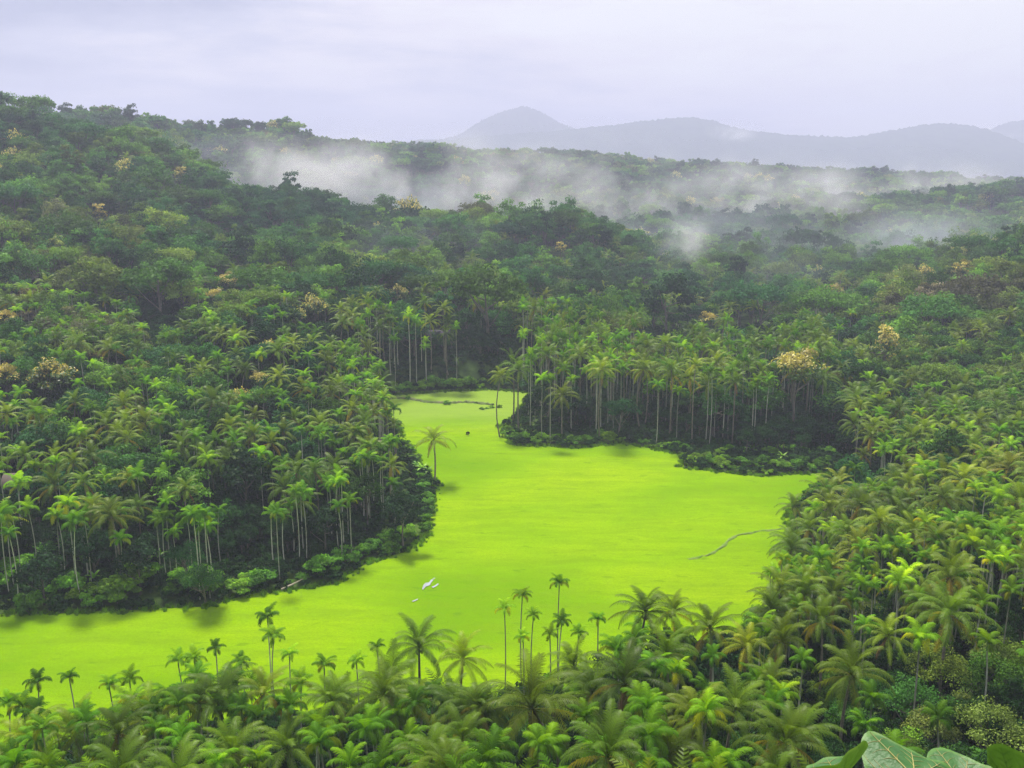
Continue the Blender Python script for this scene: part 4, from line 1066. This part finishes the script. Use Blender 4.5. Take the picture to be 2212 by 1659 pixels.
def bigleaf(r, rad, fold, curl, wave):
    """a shield-shaped leaf round its stalk; returns blade and vein builders; stalk joins at the origin"""
    nr, na = 18, 64
    def surf(rr, a):
        out_r = rad * (1 + .10 * np.cos(3 * a) + .34 * np.exp(-((np.mod(a + pi, 2 * pi) - pi) / .42) ** 2) - .16 * np.exp(-((np.mod(a, 2 * pi) - pi) / .45) ** 2))
        x = out_r * rr * np.cos(a); y = out_r * rr * np.sin(a)
        z = fold * np.abs(y) ** 1.3 / rad ** .3 - curl * (x / rad) ** 2 * rad + wave * rad * rr ** 2 * np.sin(a * 4 + 1) + .03 * rad * rr * np.cos(9 * a)
        return x, y, z
    a = np.arange(na) / na * 2 * pi; rr = np.linspace(0.02, 1, nr)
    Rg, Ag = np.meshgrid(rr, a, indexing='ij'); x, y, z = surf(Rg, Ag)
    V = np.stack([x, y, z], -1).reshape(-1, 3)
    i = np.arange(nr - 1)[:, None] * na + np.arange(na)[None, :]; j = np.arange(nr - 1)[:, None] * na + (np.arange(na)[None, :] + 1) % na
    bl = MB(); tn = np.ones((nr * na, 3)); edge = (Rg.ravel() > .93)[:, None]
    tn = np.where(edge, tn * np.array([[1.9, 1.5, 1.3]]), tn)
    bl.add(V, np.stack([i, i + na, j + na, j], -1).reshape(-1, 4), tn)
    vn = MB()
    for k in range(9):
        aa = (k / 9) * 2 * pi; q = np.linspace(.0, .9 if k else .97, 10)
        x, y, z = surf(q, np.full(10, aa) + .06 * q * np.sin(k)); vn.tube(np.stack([x, y, z + .0012], -1), np.linspace(.0028, .0007, 10) * rad / .15, 5)
        for e_ in (.35, .55, .75):
            for sg in (-1, 1):
                qq = np.linspace(e_, min(.96, e_ + .22), 5); x, y, z = surf(qq, aa + sg * np.linspace(0, .30, 5)); vn.tube(np.stack([x, y, z + .0008], -1), np.linspace(.0011, .0004, 5) * rad / .15, 4)
    return bl, vn
px, py = ray(1990, 1659)[0] / ray(1990, 1659)[1] * 2.1, 2.1
plant = bpy.data.objects.new('large_leaf_plant', None); COL.objects.link(plant)
gzp = gz(px, py); plant.location = (px, py, gzp); plant['label'] = 'big shield-leaved plant poking up beside the camera at the bottom right'; plant['category'] = 'plant'
stem_top = np.array([0.02, 0.05, CAMZ - 1.95 - gzp])
mb = MB(); mb.tube([(0, .1, -.1), (.03, .08, stem_top[2] * .5), tuple(stem_top)], [.028, .022, .015], 10)
part('stem', mb.mesh('stem', [M_bark], True), plant)
def setleaf(u, v, dist, rad, rot, fold, curl, wave, seed, tint=None):
    d = ray(u, v); pos = np.array([0, 0, CAMZ]) + d / d[1] * dist
    loc = pos - np.array([px, py, gzp])
    bl, vn = bigleaf(RR(seed), rad, fold, curl, wave)
    e_ = (Matrix.Rotation(rot[0], 3, 'X') @ Matrix.Rotation(rot[1], 3, 'Y') @ Matrix.Rotation(rot[2], 3, 'Z')).to_euler()
    lf = part('leaf', bl.mesh('leaf', [M_big], True), plant, tuple(loc), (1, 1, 1), tuple(e_))
    part('vein', vn.mesh('vein', [M_vein], True), lf)
    mb = MB(); st_ = stem_top; m_ = (loc + st_) / 2 + np.array([0, 0, -.05])
    nrm = Matrix.Rotation(0, 3, 'Z')
    mb.tube([tuple(st_), tuple(m_), tuple(loc + np.array([0, 0, -.002]))], [.006, .005, .004], 7); part('leaf_stalk', mb.mesh('leaf_stalk', [M_pet], True), plant)
setleaf(1975, 1680, 2.15, .12, (R_(12), R_(-4), R_(110)), -.25, .05, .07, 1)
setleaf(1815, 1678, 2.0, .085, (R_(-38), R_(-22), R_(200)), .5, -.3, .05, 2)
setleaf(2190, 1690, 1.95, .085, (R_(-28), R_(32), R_(-30)), .6, -.2, .06, 3)
setleaf(2080, 1700, 2.15, .09, (R_(25), R_(-10), R_(100)), .2, .2, .06, 4)

# ------------------------------------------------------------------ air: haze box and banks of mist
def volume_mat(name, dens, col, aniso=0.0, hetero=None):
    m, t, out = new_mat(name)
    pv = N(t, 'ShaderNodeVolumePrincipled'); pv.inputs['Color'].default_value = (*col, 1); pv.inputs['Anisotropy'].default_value = aniso
    pv.inputs['Density'].default_value = dens
    if hetero is not None:
        tc = N(t, 'ShaderNodeTexCoord')
        ln = N(t, 'ShaderNodeVectorMath', operation='LENGTH'); L(t, tc.outputs['Object'], ln.inputs[0])
        fall = maprange(t, ln.outputs['Value'], .05, 1.0, 1, 0, True)
        ge = N(t, 'ShaderNodeNewGeometry')
        n = noise(t, mapping(t, ge.outputs['Position'], scale=(1.1, .8, 1.25)), hetero, 6, .62, .3)
        q = maprange(t, n.outputs[0], .40, .60, 0, 1, True)
        nw = noise(t, mapping(t, ge.outputs['Position'], scale=(1.1, .9, 1.25), rot=(0, .5, 0)), hetero * 1.9, 6, .64, .5)
        q = mth(t, 'MULTIPLY', q, maprange(t, nw.outputs[0], .38, .68, 0, 1, True))
        L(t, mth(t, 'MULTIPLY', mth(t, 'MULTIPLY', q, fall), dens), pv.inputs['Density'])
    L(t, pv.outputs[0], out.inputs['Volume']); return m
M_haze = volume_mat('haze', .00027, (.74, .75, 1.0), .1)
mb = MB(); box(mb, -5600, 5600, -600, 7700, -1.5, 470)
obj('haze', mb.mesh('haze', [M_haze]), kind='stuff', label='pale blue haze filling the valley air')
M_mist = volume_mat('mist', .038, (1, 1, 1), .2, .0085)
M_plume = volume_mat('mist_plume', .06, (1, 1, 1), .2, .03)
M_cloud = volume_mat('cloud_scrap', .010, (1, 1, 1), .2, .006)
M_veil = volume_mat('mist_veil', .016, (.80, .88, 1), .1, .005)
M_mist2 = volume_mat('thin_mist', .019, (.86, .91, 1), .2, .006)
def mist(u, v, Ym, ru, rv, ry, mat, lab, tilt=0):
    d = ray(u, v); pos = np.array([0, 0, CAMZ]) + d / d[1] * Ym
    bm_ = []
    th = np.linspace(0, pi, 9); ph = np.linspace(0, 2 * pi, 15)[:-1]
    V = [(sin(a) * cos(b), sin(a) * sin(b), cos(a)) for a in th for b in ph]
    Fq = [[i_ * 14 + j_, (i_ + 1) * 14 + j_, (i_ + 1) * 14 + (j_ + 1) % 14, i_ * 14 + (j_ + 1) % 14] for i_ in range(8) for j_ in range(14)]
    o = obj('mist', mesh_new('mist', V, np.array(Fq), mat), kind='stuff', label=lab)
    o.location = pos; o.scale = (ru * Ym / 2125, ry, rv * Ym / 2125); o.rotation_euler = (0, tilt, 0)
mist(560, 365, 800, 300, 90, 60, M_mist2, 'faint mist thinning out towards the left hill crest')
mist(700, 385, 850, 380, 125, 70, M_mist, 'white mist drifting off the left rear slope')
mist(1010, 410, 880, 330, 140, 70, M_mist, 'white mist bank above the middle hill')
mist(1290, 430, 930, 260, 170, 70, M_mist, 'rising mist wisps right of the middle hill crest')
mist(1620, 470, 980, 400, 160, 90, M_mist, 'broad bright mist bank over the right rear valley', .08)
mist(1930, 440, 1150, 350, 120, 80, M_mist, 'mist patch drifting before the right rear ridge')
mist(1480, 575, 540, 75, 150, 30, M_plume, 'thin pale mist plume rising from the valley woods')
mist(850, 440, 770, 480, 95, 80, M_mist2, 'thin pale mist filling the hollow behind the left hill crest')
mist(1150, 560, 520, 900, 130, 110, M_veil, 'faint bluish veil of mist over the woods behind the field')
mist(1400, 530, 760, 560, 125, 100, M_mist2, 'thin pale mist lying over the middle rear valley')
mist(1950, 570, 640, 560, 150, 110, M_mist2, 'thin low mist over the right valley woods')
mist(1580, 285, 4900, 70, 28, 200, M_cloud, 'small cloud scrap on the mountain flank')
mist(2150, 308, 6100, 120, 40, 220, M_cloud, 'small cloud bank behind the right mountain shoulder')
